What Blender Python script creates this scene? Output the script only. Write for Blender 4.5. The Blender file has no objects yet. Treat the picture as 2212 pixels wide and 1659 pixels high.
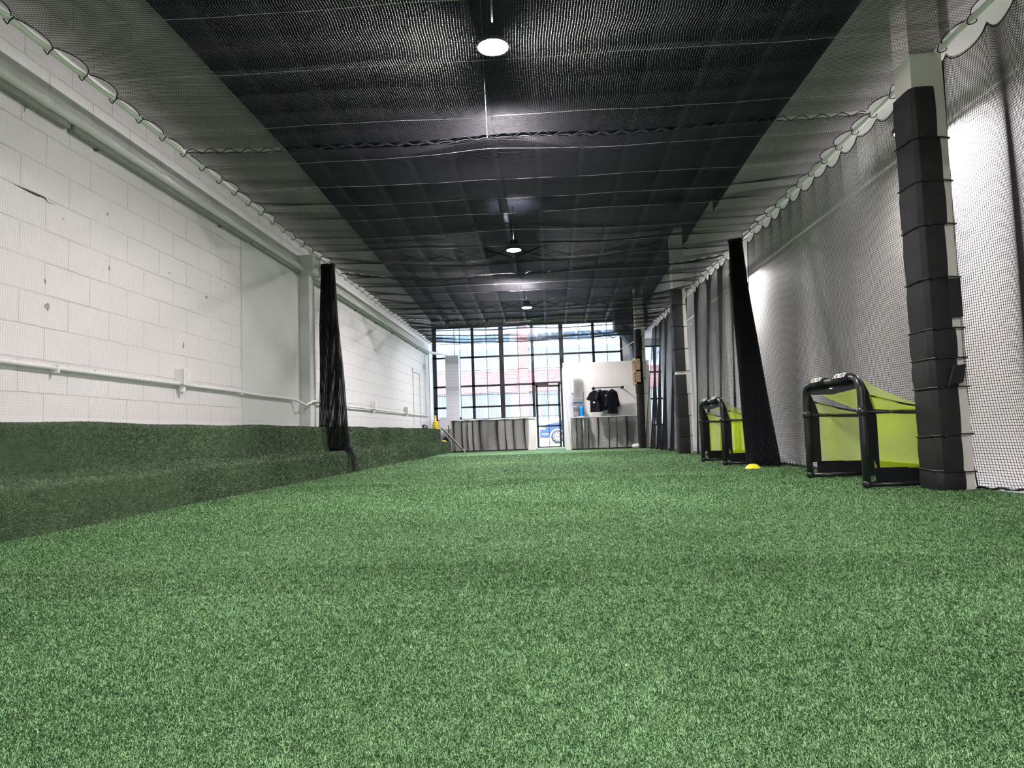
import bpy, math, random
import numpy as np
from mathutils import Vector, Matrix
random.seed(7); rng = np.random.default_rng(11)
S = 1.2                      # metres per layout unit
HC = .44                     # camera height in layout units
F = 1500.0                   # focal length in pixels of the 2212 px wide frame
D = bpy.data; C = bpy.context.scene.collection
PI = math.pi

# ------------------------------------------------------------------ camera
yd = Vector(((1189-1106)/F, -(932-829.5)/F, -1)).normalized()        # where the room axis points, in camera space
xd = Vector((1, .0345, 0)); xd = (xd - xd.dot(yd)*yd).normalized()
zd = xd.cross(yd)
R = Matrix((xd, yd, zd))     # camera space -> world
def PX(px, py, Y):
    r = R @ Vector(((px-1106)/F, (829.5-py)/F, -1)); t = Y/r.y
    return r.x*t, HC+r.z*t
cam = D.cameras.new('camera'); co = D.objects.new('camera', cam); C.objects.link(co)
cam.sensor_width = 36; cam.lens = F/2212*36; cam.clip_start = .02; cam.clip_end = 300
co.matrix_world = Matrix.Translation((0, 0, HC*S)) @ R.to_4x4()
bpy.context.scene.camera = co

# ------------------------------------------------------------------ materials
def mat(name, col, rough=.6, spec=.4, metal=0, noise=0, nscale=8, bump=0, bscale=60, emit=0):
    m = D.materials.new(name); m.use_nodes = True; nt = m.node_tree; b = nt.nodes['Principled BSDF']
    b.inputs['Base Color'].default_value = (*col, 1); b.inputs['Roughness'].default_value = rough
    b.inputs['Specular IOR Level'].default_value = spec; b.inputs['Metallic'].default_value = metal
    if emit:
        b.inputs['Emission Color'].default_value = (*col, 1); b.inputs['Emission Strength'].default_value = emit
    tc = nt.nodes.new('ShaderNodeTexCoord')
    n = nt.nodes.new('ShaderNodeTexNoise'); n.inputs['Scale'].default_value = nscale; n.inputs['Detail'].default_value = 6
    nt.links.new(tc.outputs['Object'], n.inputs['Vector'])
    r = nt.nodes.new('ShaderNodeValToRGB')
    r.color_ramp.elements[0].position = .3; r.color_ramp.elements[1].position = .7
    k = noise if noise else .04
    r.color_ramp.elements[0].color = (*[c*(1-k) for c in col], 1); r.color_ramp.elements[1].color = (*[min(1, c*(1+k*.6)) for c in col], 1)
    nt.links.new(n.outputs['Fac'], r.inputs['Fac']); nt.links.new(r.outputs['Color'], b.inputs['Base Color'])
    if bump:
        n2 = nt.nodes.new('ShaderNodeTexNoise'); n2.inputs['Scale'].default_value = bscale; n2.inputs['Detail'].default_value = 4
        nt.links.new(tc.outputs['Object'], n2.inputs['Vector'])
        bp = nt.nodes.new('ShaderNodeBump'); bp.inputs['Strength'].default_value = bump; bp.inputs['Distance'].default_value = .01
        nt.links.new(n2.outputs['Fac'], bp.inputs['Height']); nt.links.new(bp.outputs['Normal'], b.inputs['Normal'])
    return m
M = {}
M['net'] = mat('black_net_twine', (.010, .010, .013), .6, .25)
M['net_grey'] = mat('grey_net_twine', (.42, .42, .41), .6, .3)
M['cable'] = mat('steel_cable', (.55, .57, .6), .3, .6, .6)
M['lane2'] = mat('lane_lamp_lens_bright', (1, .95, .96), .4, .4, emit=720)
M['white'] = mat('white_paint', (.74, .73, .71), .5, .3, noise=.06, nscale=3, bump=.15)
M['lanewall'] = mat('bright_white_paint', (.86, .85, .84), .6, .3, noise=.04, nscale=3)
M['olive'] = mat('olive_grey_paint', (.17, .19, .155), .5, .3, noise=.15)  # shade below the left wall pipe, put into a colour
M['pipe'] = mat('white_painted_pipe', (.70, .71, .68), .4, .4)
M['plaster'] = mat('pale_plaster', (.58, .60, .57), .6, .3, noise=.05, nscale=2, bump=.15, bscale=30)
M['colw'] = mat('white_column_paint', (.60, .58, .54), .5, .3, noise=.08, nscale=5, bump=.1)
M['foam'] = mat('black_foam', (.013, .013, .014), .7, .3, noise=.25, nscale=9, bump=.2, bscale=25)
M['foamin'] = mat('grey_foam_edge', (.05, .05, .05), .8, .2)
M['black'] = mat('black_plastic', (.008, .008, .009), .5, .35)
M['tube'] = mat('black_gloss_tube', (.010, .011, .013), .33, .5)
M['fabric'] = mat('black_fabric', (.006, .007, .009), .8, .2, noise=.3, nscale=20)
M['ceil'] = mat('dark_ceiling_paint', (.009, .012, .024), .7, .3, noise=.3, nscale=3)
M['joist'] = mat('dark_joist_paint', (.016, .018, .026), .6, .3, noise=.3, nscale=4)
M['lampbody'] = mat('lamp_housing', (.03, .03, .032), .4, .5)
M['lens'] = mat('lamp_lens', (1, .915, .955), .4, .4, emit=2800)
M['lane'] = mat('lane_lamp_lens', (1, .95, .96), .4, .4, emit=560)
M['yellow'] = mat('yellow_plastic', (.80, .60, .02), .4, .4)
M['yellow2'] = mat('lemon_plastic', (.85, .78, .04), .4, .4)
M['winframe'] = mat('black_window_frame', (.012, .013, .018), .4, .5)
M['wood'] = mat('tan_crate_wood', (.50, .36, .22), .6, .3, noise=.3, nscale=12)
M['woodd'] = mat('brown_crate_board', (.22, .16, .11), .6, .3, noise=.3, nscale=12)
M['shirt'] = mat('black_shirt_cloth', (.010, .011, .018), .85, .2, noise=.4, nscale=8, bump=.5, bscale=14)
M['duct'] = mat('dark_duct_paint', (.05, .055, .07), .5, .4, noise=.2)
M['blue'] = mat('bright_blue_plastic', (.01, .30, .85), .3, .5)
M['paper'] = mat('white_sheet', (.80, .80, .84), .6, .3)
M['ink'] = mat('faint_red_print', (.75, .45, .48), .7, .2)
M['inkb'] = mat('blue_print', (.05, .25, .65), .6, .2)
M['inkg'] = mat('grey_print', (.45, .45, .5), .7, .2)
M['lettering'] = mat('cream_lettering', (.75, .74, .66), .6, .3)
M['carpaint'] = mat('blue_car_paint', (.025, .065, .20), .25, .6)
M['carglass'] = mat('car_window_glass', (.10, .14, .18), .1, .7)
M['tyre'] = mat('tyre_rubber', (.05, .05, .06), .7, .3)
M['alloy'] = mat('alloy_wheel', (.65, .67, .7), .3, .6, .3)
M['street'] = mat('pale_asphalt', (.42, .43, .44), .8, .2, noise=.1)
M['walk'] = mat('concrete_pavement', (.70, .70, .68), .8, .2, noise=.08)
M['concrete'] = mat('pale_stone_band', (.66, .70, .72), .8, .2)
M['shopglass'] = mat('pale_building_glass', (.22, .32, .42), .15, .6)
M['bar'] = mat('pale_window_bars', (.62, .66, .72), .5, .4)
M['stick'] = mat('black_stick', (.015, .012, .012), .35, .5)
M['red'] = mat('red_grip', (.45, .04, .03), .5, .4)
M['greyroll'] = mat('grey_foam_roller', (.16, .15, .17), .7, .3)
M['chip'] = mat('bare_block_grey', (.30, .28, .26), .8, .2, noise=.4, nscale=30)
M['dark'] = mat('dark_gap', (.02, .02, .02), .9, .1)

# sheer net cloth of the goals, the panes
def sheer(name, col, alpha):
    m = D.materials.new(name); m.use_nodes = True; nt = m.node_tree; nt.nodes.clear()
    o = nt.nodes.new('ShaderNodeOutputMaterial'); tr = nt.nodes.new('ShaderNodeBsdfTransparent')
    d = nt.nodes.new('ShaderNodeBsdfDiffuse'); d.inputs[0].default_value = (*col, 1)
    t = nt.nodes.new('ShaderNodeBsdfTranslucent'); t.inputs[0].default_value = (*col, 1)
    mx = nt.nodes.new('ShaderNodeMixShader'); mx.inputs[0].default_value = .45
    nt.links.new(d.outputs[0], mx.inputs[1]); nt.links.new(t.outputs[0], mx.inputs[2])
    tc = nt.nodes.new('ShaderNodeTexCoord')
    w = nt.nodes.new('ShaderNodeTexNoise'); w.inputs['Scale'].default_value = 5
    nt.links.new(tc.outputs['Object'], w.inputs['Vector'])
    mr = nt.nodes.new('ShaderNodeMapRange'); mr.inputs['From Min'].default_value = .35; mr.inputs['From Max'].default_value = .65
    mr.inputs['To Min'].default_value = alpha-.04; mr.inputs['To Max'].default_value = alpha+.05
    nt.links.new(w.outputs['Fac'], mr.inputs['Value'])
    m2 = nt.nodes.new('ShaderNodeMixShader'); nt.links.new(mr.outputs['Result'], m2.inputs[0])
    nt.links.new(tr.outputs[0], m2.inputs[1]); nt.links.new(mx.outputs[0], m2.inputs[2]); nt.links.new(m2.outputs[0], o.inputs[0])
    return m
M['goalnet'] = sheer('lime_goal_net', (.74, .95, .03), .5)
M['voile'] = sheer('white_voile', (.85, .84, .88), .62)
def glass(name):
    m = D.materials.new(name); m.use_nodes = True; nt = m.node_tree; nt.nodes.clear()
    o = nt.nodes.new('ShaderNodeOutputMaterial'); tr = nt.nodes.new('ShaderNodeBsdfTransparent'); tr.inputs[0].default_value = (.94, .97, 1, 1)
    g = nt.nodes.new('ShaderNodeBsdfGlossy'); g.inputs['Roughness'].default_value = .03
    mx = nt.nodes.new('ShaderNodeMixShader'); mx.inputs[0].default_value = .06
    nt.links.new(tr.outputs[0], mx.inputs[1]); nt.links.new(g.outputs[0], mx.inputs[2]); nt.links.new(mx.outputs[0], o.inputs[0])
    return m
M['glass'] = glass('window_glass')

def blockwall(name, col, mort, bw, bh, oy, oz, axis='Y', mw=.006, chips=True, dist=.012):
    """painted masonry: courses in world metres"""
    m = D.materials.new(name); m.use_nodes = True; nt = m.node_tree; b = nt.nodes['Principled BSDF']; L = nt.links.new
    tc = nt.nodes.new('ShaderNodeTexCoord'); sp = nt.nodes.new('ShaderNodeSeparateXYZ'); L(tc.outputs['Object'], sp.inputs[0])
    nz = nt.nodes.new('ShaderNodeTexNoise'); nz.inputs['Scale'].default_value = 9; L(tc.outputs['Object'], nz.inputs['Vector'])
    def ma(op, a, bb, cc=None):
        n = nt.nodes.new('ShaderNodeMath'); n.operation = op
        for i, v in enumerate((a, bb, cc)):
            if v is None: continue
            if isinstance(v, (int, float)): n.inputs[i].default_value = v
            else: L(v, n.inputs[i])
        return n.outputs[0]
    wob = ma('MULTIPLY', ma('SUBTRACT', nz.outputs['Fac'], .5), dist)
    cx = ma('ADD', ma('SUBTRACT', sp.outputs[axis], oy), wob); cz = ma('ADD', ma('SUBTRACT', sp.outputs['Z'], oz), wob)
    cb = nt.nodes.new('ShaderNodeCombineXYZ'); L(cx, cb.inputs[0]); L(cz, cb.inputs[1])
    br = nt.nodes.new('ShaderNodeTexBrick'); L(cb.outputs[0], br.inputs['Vector'])
    br.offset = .5; br.offset_frequency = 2; br.squash = 1
    br.inputs['Scale'].default_value = 1; br.inputs['Brick Width'].default_value = bw; br.inputs['Row Height'].default_value = bh
    br.inputs['Mortar Size'].default_value = mw; br.inputs['Mortar Smooth'].default_value = .35; br.inputs['Bias'].default_value = 0
    br.inputs['Color1'].default_value = (*col, 1); br.inputs['Color2'].default_value = (*[c*.96 for c in col], 1) if chips else (*[c*.75 for c in col], 1)
    br.inputs['Mortar'].default_value = (*mort, 1)
    # joints fade in and out under the paint
    n2 = nt.nodes.new('ShaderNodeTexNoise'); n2.inputs['Scale'].default_value = 1.7; n2.inputs['Detail'].default_value = 3; L(tc.outputs['Object'], n2.inputs['Vector'])
    fade = ma('MULTIPLY', br.outputs['Fac'], ma('MULTIPLY_ADD', n2.outputs['Fac'], 2.0, -.42)) if chips else br.outputs['Fac']
    mx = nt.nodes.new('ShaderNodeMix'); mx.data_type = 'RGBA'
    L(fade, mx.inputs[0]); mx.clamp_factor = True
    mx.inputs[6].default_value = (*col, 1); mx.inputs[7].default_value = (*mort, 1)
    if not chips: L(br.outputs['Color'], mx.inputs[6])
    out = mx.outputs[2]; h = ma('MULTIPLY', br.outputs['Fac'], -1)
    if chips:
        v = nt.nodes.new('ShaderNodeTexVoronoi'); v.inputs['Scale'].default_value = 1.9; v.inputs['Randomness'].default_value = 1
        n3 = nt.nodes.new('ShaderNodeTexNoise'); n3.inputs['Scale'].default_value = 14; n3.inputs['Detail'].default_value = 5; L(tc.outputs['Object'], n3.inputs['Vector'])
        vm = nt.nodes.new('ShaderNodeVectorMath'); vm.operation = 'MULTIPLY_ADD'; L(n3.outputs['Color'], vm.inputs[0]); vm.inputs[1].default_value = (.08, .08, .08); L(tc.outputs['Object'], vm.inputs[2])
        L(vm.outputs[0], v.inputs['Vector'])
        sz = ma('MULTIPLY', ma('POWER', n2.outputs['Fac'], 3.), .10)
        chip = ma('LESS_THAN', v.outputs['Distance'], sz)
        m3 = nt.nodes.new('ShaderNodeMix'); m3.data_type = 'RGBA'; L(chip, m3.inputs[0]); L(out, m3.inputs[6]); m3.inputs[7].default_value = (.30, .29, .28, 1)
        out = m3.outputs[2]; h = ma('ADD', h, ma('MULTIPLY', chip, -.7))
    L(out, b.inputs['Base Color']); b.inputs['Roughness'].default_value = .55; b.inputs['Specular IOR Level'].default_value = .3
    n4 = nt.nodes.new('ShaderNodeTexNoise'); n4.inputs['Scale'].default_value = 25; n4.inputs['Detail'].default_value = 5; L(tc.outputs['Object'], n4.inputs['Vector'])
    bp = nt.nodes.new('ShaderNodeBump'); bp.inputs['Strength'].default_value = .5; bp.inputs['Distance'].default_value = .012
    L(ma('ADD', h, ma('MULTIPLY', n4.outputs['Fac'], .35)), bp.inputs['Height']); L(bp.outputs['Normal'], b.inputs['Normal'])
    return m
M['block'] = blockwall('painted_block_wall', (.67, .655, .64), (.42, .41, .39), .5012, .243, 4.056*S, (1.585*S) % .486, 'Y', .0065)
M['pillarblock'] = blockwall('painted_brick_pillar', (.70, .70, .76), (.5, .5, .58), .5, .1, 0, 0, 'X', .006)
M['redbrick'] = blockwall('red_brick', (.50, .16, .155), (.60, .50, .48), .26, .09, 0, 0, 'X', .012, False, .01)

def turfmat(name, dark, lite, blade=False):
    m = D.materials.new(name); m.use_nodes = True; nt = m.node_tree; b = nt.nodes['Principled BSDF']; L = nt.links.new
    tc = nt.nodes.new('ShaderNodeTexCoord')
    a = nt.nodes.new('ShaderNodeTexNoise'); a.inputs['Scale'].default_value = 240; a.inputs['Detail'].default_value = 2
    c = nt.nodes.new('ShaderNodeTexNoise'); c.inputs['Scale'].default_value = 22; c.inputs['Detail'].default_value = 5; c.inputs['Roughness'].default_value = .7
    e = nt.nodes.new('ShaderNodeTexNoise'); e.inputs['Scale'].default_value = 1.1; e.inputs['Detail'].default_value = 3
    for n in (a, c, e): L(tc.outputs['Object'], n.inputs['Vector'])
    def ma(op, x, y, z=None):
        n = nt.nodes.new('ShaderNodeMath'); n.operation = op
        for i, v in enumerate((x, y, z)):
            if v is None: continue
            if isinstance(v, (int, float)): n.inputs[i].default_value = v
            else: L(v, n.inputs[i])
        return n.outputs[0]
    if blade:
        at = nt.nodes.new('ShaderNodeAttribute'); at.attribute_name = 'tone'
        f = ma('ADD', ma('MULTIPLY', at.outputs['Fac'], .55), ma('ADD', ma('MULTIPLY_ADD', c.outputs['Fac'], 1.4, -.56), ma('MULTIPLY_ADD', e.outputs['Fac'], .7, -.35)))
    else:
        f = ma('ADD', ma('MULTIPLY_ADD', a.outputs['Fac'], 1.7, -.5), ma('ADD', ma('MULTIPLY_ADD', c.outputs['Fac'], 1.0, -.5), ma('MULTIPLY_ADD', e.outputs['Fac'], .6, -.3)))
    mx = nt.nodes.new('ShaderNodeMix'); mx.data_type = 'RGBA'; mx.clamp_factor = True
    L(f, mx.inputs[0]); mx.inputs[6].default_value = (*dark, 1); mx.inputs[7].default_value = (*lite, 1)
    L(mx.outputs[2], b.inputs['Base Color']); b.inputs['Roughness'].default_value = .6 if blade else .75
    b.inputs['Specular IOR Level'].default_value = .3 if blade else .2
    if not blade:
        bp = nt.nodes.new('ShaderNodeBump'); bp.inputs['Strength'].default_value = .7; bp.inputs['Distance'].default_value = .008
        L(a.outputs['Fac'], bp.inputs['Height']); L(bp.outputs['Normal'], b.inputs['Normal'])
    return m
M['turf'] = turfmat('turf_base', (.046, .120, .035), (.22, .395, .185))
M['blade'] = turfmat('turf_blades', (.048, .130, .036), (.26, .452, .212), True)
M['turfs'] = turfmat('turf_step_cover', (.015, .032, .012), (.075, .125, .06))  # same turf as the floor, riser shade put into the colour
M['blades'] = turfmat('turf_step_blades', (.016, .042, .012), (.26, .38, .22), True)  # dark end carries riser shade, pale end the glint of facing blades

# ------------------------------------------------------------------ mesh helpers (layout units, scaled by S on linking)
class MB:
    def __init__(s): s.v = []; s.f = []
    def add(s, vs, fs):
        n = len(s.v); s.v += [tuple(v) for v in vs]; s.f += [tuple(i+n for i in f) for f in fs]; return s
    def box(s, x0, x1, y0, y1, z0, z1):
        return s.add([(x0,y0,z0),(x1,y0,z0),(x1,y1,z0),(x0,y1,z0),(x0,y0,z1),(x1,y0,z1),(x1,y1,z1),(x0,y1,z1)],
                     [(0,3,2,1),(4,5,6,7),(0,1,5,4),(1,2,6,5),(2,3,7,6),(3,0,4,7)])
    def hexa(s, p):            # 8 free corners, bottom ring then top ring
        return s.add(p, [(0,3,2,1),(4,5,6,7),(0,1,5,4),(1,2,6,5),(2,3,7,6),(3,0,4,7)])
    def tube(s, path, r, n=10, closed=False, cap=True):
        P = [Vector(p) for p in path]; rings = []
        rr = r if isinstance(r, (list, tuple)) else [r]*len(P)
        up = None
        for i, p in enumerate(P):
            a = P[i-1] if (i > 0 or closed) else P[i]; b = P[(i+1) % len(P)] if (i < len(P)-1 or closed) else P[i]
            t = (b-a).normalized()
            if up is None: up = Vector((0,0,1)) if abs(t.z) < .9 else Vector((0,1,0))
            x = t.cross(up)
            if x.length < 1e-4: x = t.cross(Vector((1,0,0)))
            x.normalize(); up = x.cross(t).normalized()
            rings.append([p + (x*math.cos(2*PI*k/n) + up*math.sin(2*PI*k/n))*rr[i] for k in range(n)])
        vs = [v for rg in rings for v in rg]; fs = []
        m = len(P)
        for i in range(m if closed else m-1):
            j = (i+1) % m
            for k in range(n): fs.append((i*n+k, i*n+(k+1)%n, j*n+(k+1)%n, j*n+k))
        if cap and not closed: fs.append(tuple(range(n-1, -1, -1))); fs.append(tuple((m-1)*n+k for k in range(n)))
        return s.add(vs, fs)
    def lathe(s, prof, c, n=24, axis='Z', caps=True):
        vs = []; fs = []
        for (r, h) in prof:
            for k in range(n):
                a = 2*PI*k/n; q = (r*math.cos(a), r*math.sin(a), h)
                if axis == 'Y': q = (q[0], q[2], q[1])
                if axis == 'X': q = (q[2], q[0], q[1])
                vs.append((c[0]+q[0], c[1]+q[1], c[2]+q[2]))
        for i in range(len(prof)-1):
            for k in range(n): fs.append((i*n+k, i*n+(k+1)%n, (i+1)*n+(k+1)%n, (i+1)*n+k))
        if caps and prof[0][0] > 1e-5: fs.append(tuple(range(n-1,-1,-1)))
        if caps and prof[-1][0] > 1e-5: fs.append(tuple((len(prof)-1)*n+k for k in range(n)))
        return s.add(vs, fs)
    def prism(s, poly, d0, d1, axis='Y'):      # poly in the two other axes
        n = len(poly)
        def q(a, b, d): return (a, d, b) if axis == 'Y' else ((d, a, b) if axis == 'X' else (a, b, d))
        vs = [q(a,b,d0) for a,b in poly] + [q(a,b,d1) for a,b in poly]
        return s.add(vs, [tuple(range(n)), tuple(range(2*n-1, n-1, -1))] + [(i, i+n, (i+1)%n+n, (i+1)%n) for i in range(n)])
    def grid(s, fn, nu, nv):
        vs = [fn(i/nu, j/nv) for j in range(nv+1) for i in range(nu+1)]
        return s.add(vs, [(j*(nu+1)+i, j*(nu+1)+i+1, (j+1)*(nu+1)+i+1, (j+1)*(nu+1)+i) for j in range(nv) for i in range(nu)])
def wloc(o):
    v = Vector((0,0,0))
    while o is not None: v = v + o.location; o = o.parent
    return v
def obj(name, mb, m, parent=None, bevel=0, smooth=False, solid=0, local=False, fixn=True):
    me = D.meshes.new(name)
    off = wloc(parent) if (parent is not None and not local) else Vector((0,0,0))
    me.from_pydata([(v[0]*S-off.x, v[1]*S-off.y, v[2]*S-off.z) for v in mb.v], [], mb.f)
    if fixn:
        import bmesh
        b = bmesh.new(); b.from_mesh(me); bmesh.ops.recalc_face_normals(b, faces=b.faces); b.to_mesh(me); b.free()
    me.materials.append(M[m]); me.update()
    if smooth: me.shade_smooth()
    o = D.objects.new(name, me); C.objects.link(o); o.parent = parent
    if solid:
        k = o.modifiers.new('solid', 'SOLIDIFY'); k.thickness = solid*S; k.offset = 0
    if bevel:
        k = o.modifiers.new('bevel', 'BEVEL'); k.width = bevel*S; k.segments = 2; k.limit_method = 'ANGLE'
    return o
def tag(o, label=None, cat=None, group=None, kind=None):
    if label: o['label'] = label
    if cat: o['category'] = cat
    if group: o['group'] = group
    if kind: o['kind'] = kind
    return o
def thing(name, label, cat, loc=(0,0,0), group=None):
    o = D.objects.new(name, None); C.objects.link(o); o.location = Vector(loc)*S; o.empty_display_size = .1
    return tag(o, label, cat, group)
def struct(name, mb, m, label, cat, parent=None, **k):
    o = obj(name, mb, m, parent, **k)
    if parent is None: tag(o, label, cat, kind='structure')
    return o
kids = {}
def copy_tree(o, parent=None):
    c = o.copy(); C.objects.link(c); c.parent = parent
    for ch in [x for x in D.objects if x.parent == o]: copy_tree(ch, c)
    return c

def fastmesh(name, V, Fq, m, parent=None, tone=None):
    """V (n,3) layout units, Fq (k,s) face indices"""
    me = D.meshes.new(name); off = np.array(wloc(parent)) if parent is not None else 0
    V = V*S - off; k, s = Fq.shape
    me.vertices.add(len(V)); me.vertices.foreach_set('co', V.astype(np.float32).ravel())
    me.loops.add(k*s); me.loops.foreach_set('vertex_index', Fq.astype(np.int32).ravel())
    me.polygons.add(k); me.polygons.foreach_set('loop_start', np.arange(0, k*s, s, dtype=np.int32))
    me.polygons.foreach_set('loop_total', np.full(k, s, dtype=np.int32))
    me.update(calc_edges=True)
    if tone is not None:
        a = me.attributes.new('tone', 'FLOAT', 'POINT'); a.data.foreach_set('value', tone.astype(np.float32))
    me.materials.append(M[m]); o = D.objects.new(name, me); C.objects.link(o); o.parent = parent
    return o
def threads(P, N, r):
    """P (lines, pts, 3) polylines, N same shape surface normals -> triangular prisms"""
    T = np.gradient(P, axis=1); T /= np.linalg.norm(T, axis=2, keepdims=True)+1e-9
    B = np.cross(T, N); B /= np.linalg.norm(B, axis=2, keepdims=True)+1e-9
    N = np.cross(B, T)
    V = np.stack([P+N*r, P-N*r*.5+B*r*.87, P-N*r*.5-B*r*.87], axis=2)      # l,p,3,3
    l, p = P.shape[:2]
    i = np.arange(l)[:,None,None]*p*3 + np.arange(p-1)[None,:,None]*3
    k = np.arange(3)[None,None,:]; k2 = (k+1) % 3
    Fq = np.stack([i+k, i+k2, i+3+k2, i+3+k], axis=-1).reshape(-1, 4)
    return V.reshape(-1,3), Fq
def net(name, fn, Lu, Lv, m, parent=None, cell=.0163, r=.0014, su=.08, sv=.08, holes=None):
    """square-mesh net; fn(u,v)->(n,3), u,v are cloth lengths"""
    nu = max(2, int(Lu/cell)); nv = max(2, int(Lv/cell))
    e = 1e-3
    def PN(U, W):
        P = fn(U, W); a = fn(U+e, W)-P; b = fn(U, W+e)-P; n = np.cross(a, b)
        n /= np.linalg.norm(n, axis=-1, keepdims=True)+1e-12
        return P, n
    ku = max(2, int(Lu/su)); kv = max(2, int(Lv/sv))
    W, U = np.meshgrid(np.linspace(0, Lv, nv+1), np.linspace(0, Lu, ku+1), indexing='ij')
    P, N = PN(U, W); V1, F1 = threads(P, N, r)
    U, W = np.meshgrid(np.linspace(0, Lu, nu+1), np.linspace(0, Lv, kv+1), indexing='ij')
    P, N = PN(U, W); V2, F2 = threads(P, N, r)
    return fastmesh(name, np.concatenate([V1, V2]), np.concatenate([F1, F2+len(V1)]), m, parent)

def blades(name, m, n, pos, nrm, ln, wd, parent=None):
    """n small leaning blades rooted at pos (n,3) with normals nrm"""
    a = rng.uniform(0, 2*PI, n); lean = rng.uniform(.5, 1.5, n)
    t1 = np.cross(nrm, np.array([.31, .12, .94])); t1 /= np.linalg.norm(t1, axis=1, keepdims=True)
    t2 = np.cross(nrm, t1)
    d = t1*np.cos(a)[:,None] + t2*np.sin(a)[:,None]; side = -t1*np.sin(a)[:,None] + t2*np.cos(a)[:,None]
    tip = pos + (nrm*np.cos(lean)[:,None] + d*np.sin(lean)[:,None])*(ln*rng.uniform(.6, 1.3, n))[:,None]
    mid = pos*.45 + tip*.55 + nrm*(ln*.18)[:,None]
    w = (side*(wd*.5)[:,None])
    V = np.stack([pos-w, pos+w, mid+w*.8, tip, mid-w*.8], axis=1).reshape(-1, 3)
    i = np.arange(n)[:,None]*5
    Fq = i + np.array([[0,1,2,3,4]])
    tone = np.repeat(rng.uniform(0, 1, n), 5)
    return fastmesh(name, V, Fq, m, parent, tone)

# ------------------------------------------------------------------ room shell
XL = -3.07; YF = 18.3; YB = -7.0
def XR(y): return 3.12 - .012*(y-4.4)
def CZ(y): return 3.94 - max(0, y-8)*.045
ZS = 2.54        # where the upper left wall steps out
mb = MB().box(XL-.3, XR(YB)+.3, YB-.2, YF-.02, -.1, 0); floor = struct('floor', mb, 'turf', 'flat green artificial turf floor running the length of the hall', 'floor')
mb = MB().box(XL-.2, XL, YB, YF-.6, -.05, ZS+.02).box(XL-.2, XL+.015, YB, YF-.6, ZS, 4.1)
struct('wall_left', mb, 'block', 'white painted block wall on the left', 'wall')
xr0, xr1 = XR(YB), XR(YF+.2)
mb = MB().hexa([(xr0,YB,-.05),(xr0+.2,YB,-.05),(xr1+.2,YF+.2,-.05),(xr1,YF+.2,-.05),(xr0,YB,4.1),(xr0+.2,YB,4.1),(xr1+.2,YF+.2,4.1),(xr1,YF+.2,4.1)])
mb.hexa([(2.66,YB,2.77),(xr0+.1,YB,2.77),(xr1+.1,YF-.1,2.77),(2.5,YF-.1,2.77),(2.66,YB,4.1),(xr0+.1,YB,4.1),(xr1+.1,YF-.1,4.1),(2.5,YF-.1,4.1)])
struct('wall_right', mb, 'lanewall', 'white wall behind the black net on the right', 'wall')
mb = MB().box(XL-.2, XR(YB)+.3, YB-.2, YB, -.05, 4.1); struct('wall_back', mb, 'white', 'white wall at the near end of the hall', 'wall')
mb = MB()
for y0, y1 in ((YB-.2, 8), (8, YF+.2)):
    z0, z1 = CZ(y0), CZ(y1)
    mb.hexa([(XL-.2,y0,z0),(3.7,y0,z0),(3.7,y1,z1),(XL-.2,y1,z1),(XL-.2,y0,z0+.15),(3.7,y0,z0+.15),(3.7,y1,z1+.15),(XL-.2,y1,z1+.15)])
struct('ceiling', mb, 'ceil', 'dark painted ceiling above the net', 'ceiling')
mb = MB().hexa([(2.66,1.0,-.01),(3.2,1.0,-.01),(3.1,YF-.1,-.01),(2.46,YF-.1,-.01),(2.66,1.0,.006),(3.2,1.0,.006),(3.1,YF-.1,.006),(2.46,YF-.1,.006)])
struct('trim_8', mb, 'street', 'pale strip of bare floor between the side net and the right wall', 'floor strip')
# trims on the left wall: plaster panel, pilaster, boarded doorway
mb = MB().box(XL-.01, XL+.012, 6.78, 8.42, .55, ZS+.01); struct('trim_1', mb, 'plaster', 'smooth plaster panel in the block wall before the pilaster', 'panel')
mb = MB().box(XL-.01, XL+.13, 8.42, 8.62, .55, ZS).box(XL-.01, XL+.2, 8.36, 8.68, ZS-.03, ZS+.2).box(XL-.01, XL+.06, 8.62, 8.80, .55, ZS)
struct('trim_2', mb, 'plaster', 'white pilaster on the left wall behind the hanging net', 'pilaster', bevel=.01)
mb = MB().box(XL-.01, XL+.015, 15.55, 15.6, .7, 1.95).box(XL-.01, XL+.015, 16.35, 16.4, .7, 1.95).box(XL-.01, XL+.02, 15.5, 16.45, 1.9, 1.98)
struct('trim_3', mb, 'plaster', 'plastered outline of a blocked doorway near the far end of the left wall', 'trim')

# ceiling joists and cross bracing
jx = [-2.62+.52*k for k in range(11)]
for i, x in enumerate(jx):
    mb = MB()
    for y0, y1 in ((YB, 8), (8, YF-.05)):
        z0, z1 = CZ(y0), CZ(y1)
        mb.hexa([(x-.03,y0,z0-.2),(x+.03,y0,z0-.2),(x+.03,y1,z1-.2),(x-.03,y1,z1-.2),(x-.03,y0,z0),(x+.03,y0,z0),(x+.03,y1,z1),(x-.03,y1,z1)])
    o = obj('ceiling_joist', mb, 'joist'); tag(o, 'dark painted joist running lengthwise under the ceiling, above the net', 'joist', 'dark ceiling joists above the net')
for yb in (4.2, 8.2, 12.2, 16.4):
    for i in range(len(jx)-1):
        x0, x1 = jx[i]+.03, jx[i+1]-.03; z0 = CZ(yb)-.18; z1 = CZ(yb)-.02
        mb = MB().tube([(x0,yb,z0),(x1,yb,z1)], .012, 4).tube([(x0,yb+.03,z1),(x1,yb+.03,z0)], .012, 4)
        tag(obj('cross_brace', mb, 'joist'), 'dark crossed brace fixed between two ceiling joists', 'brace', 'cross braces between the joists')

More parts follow.
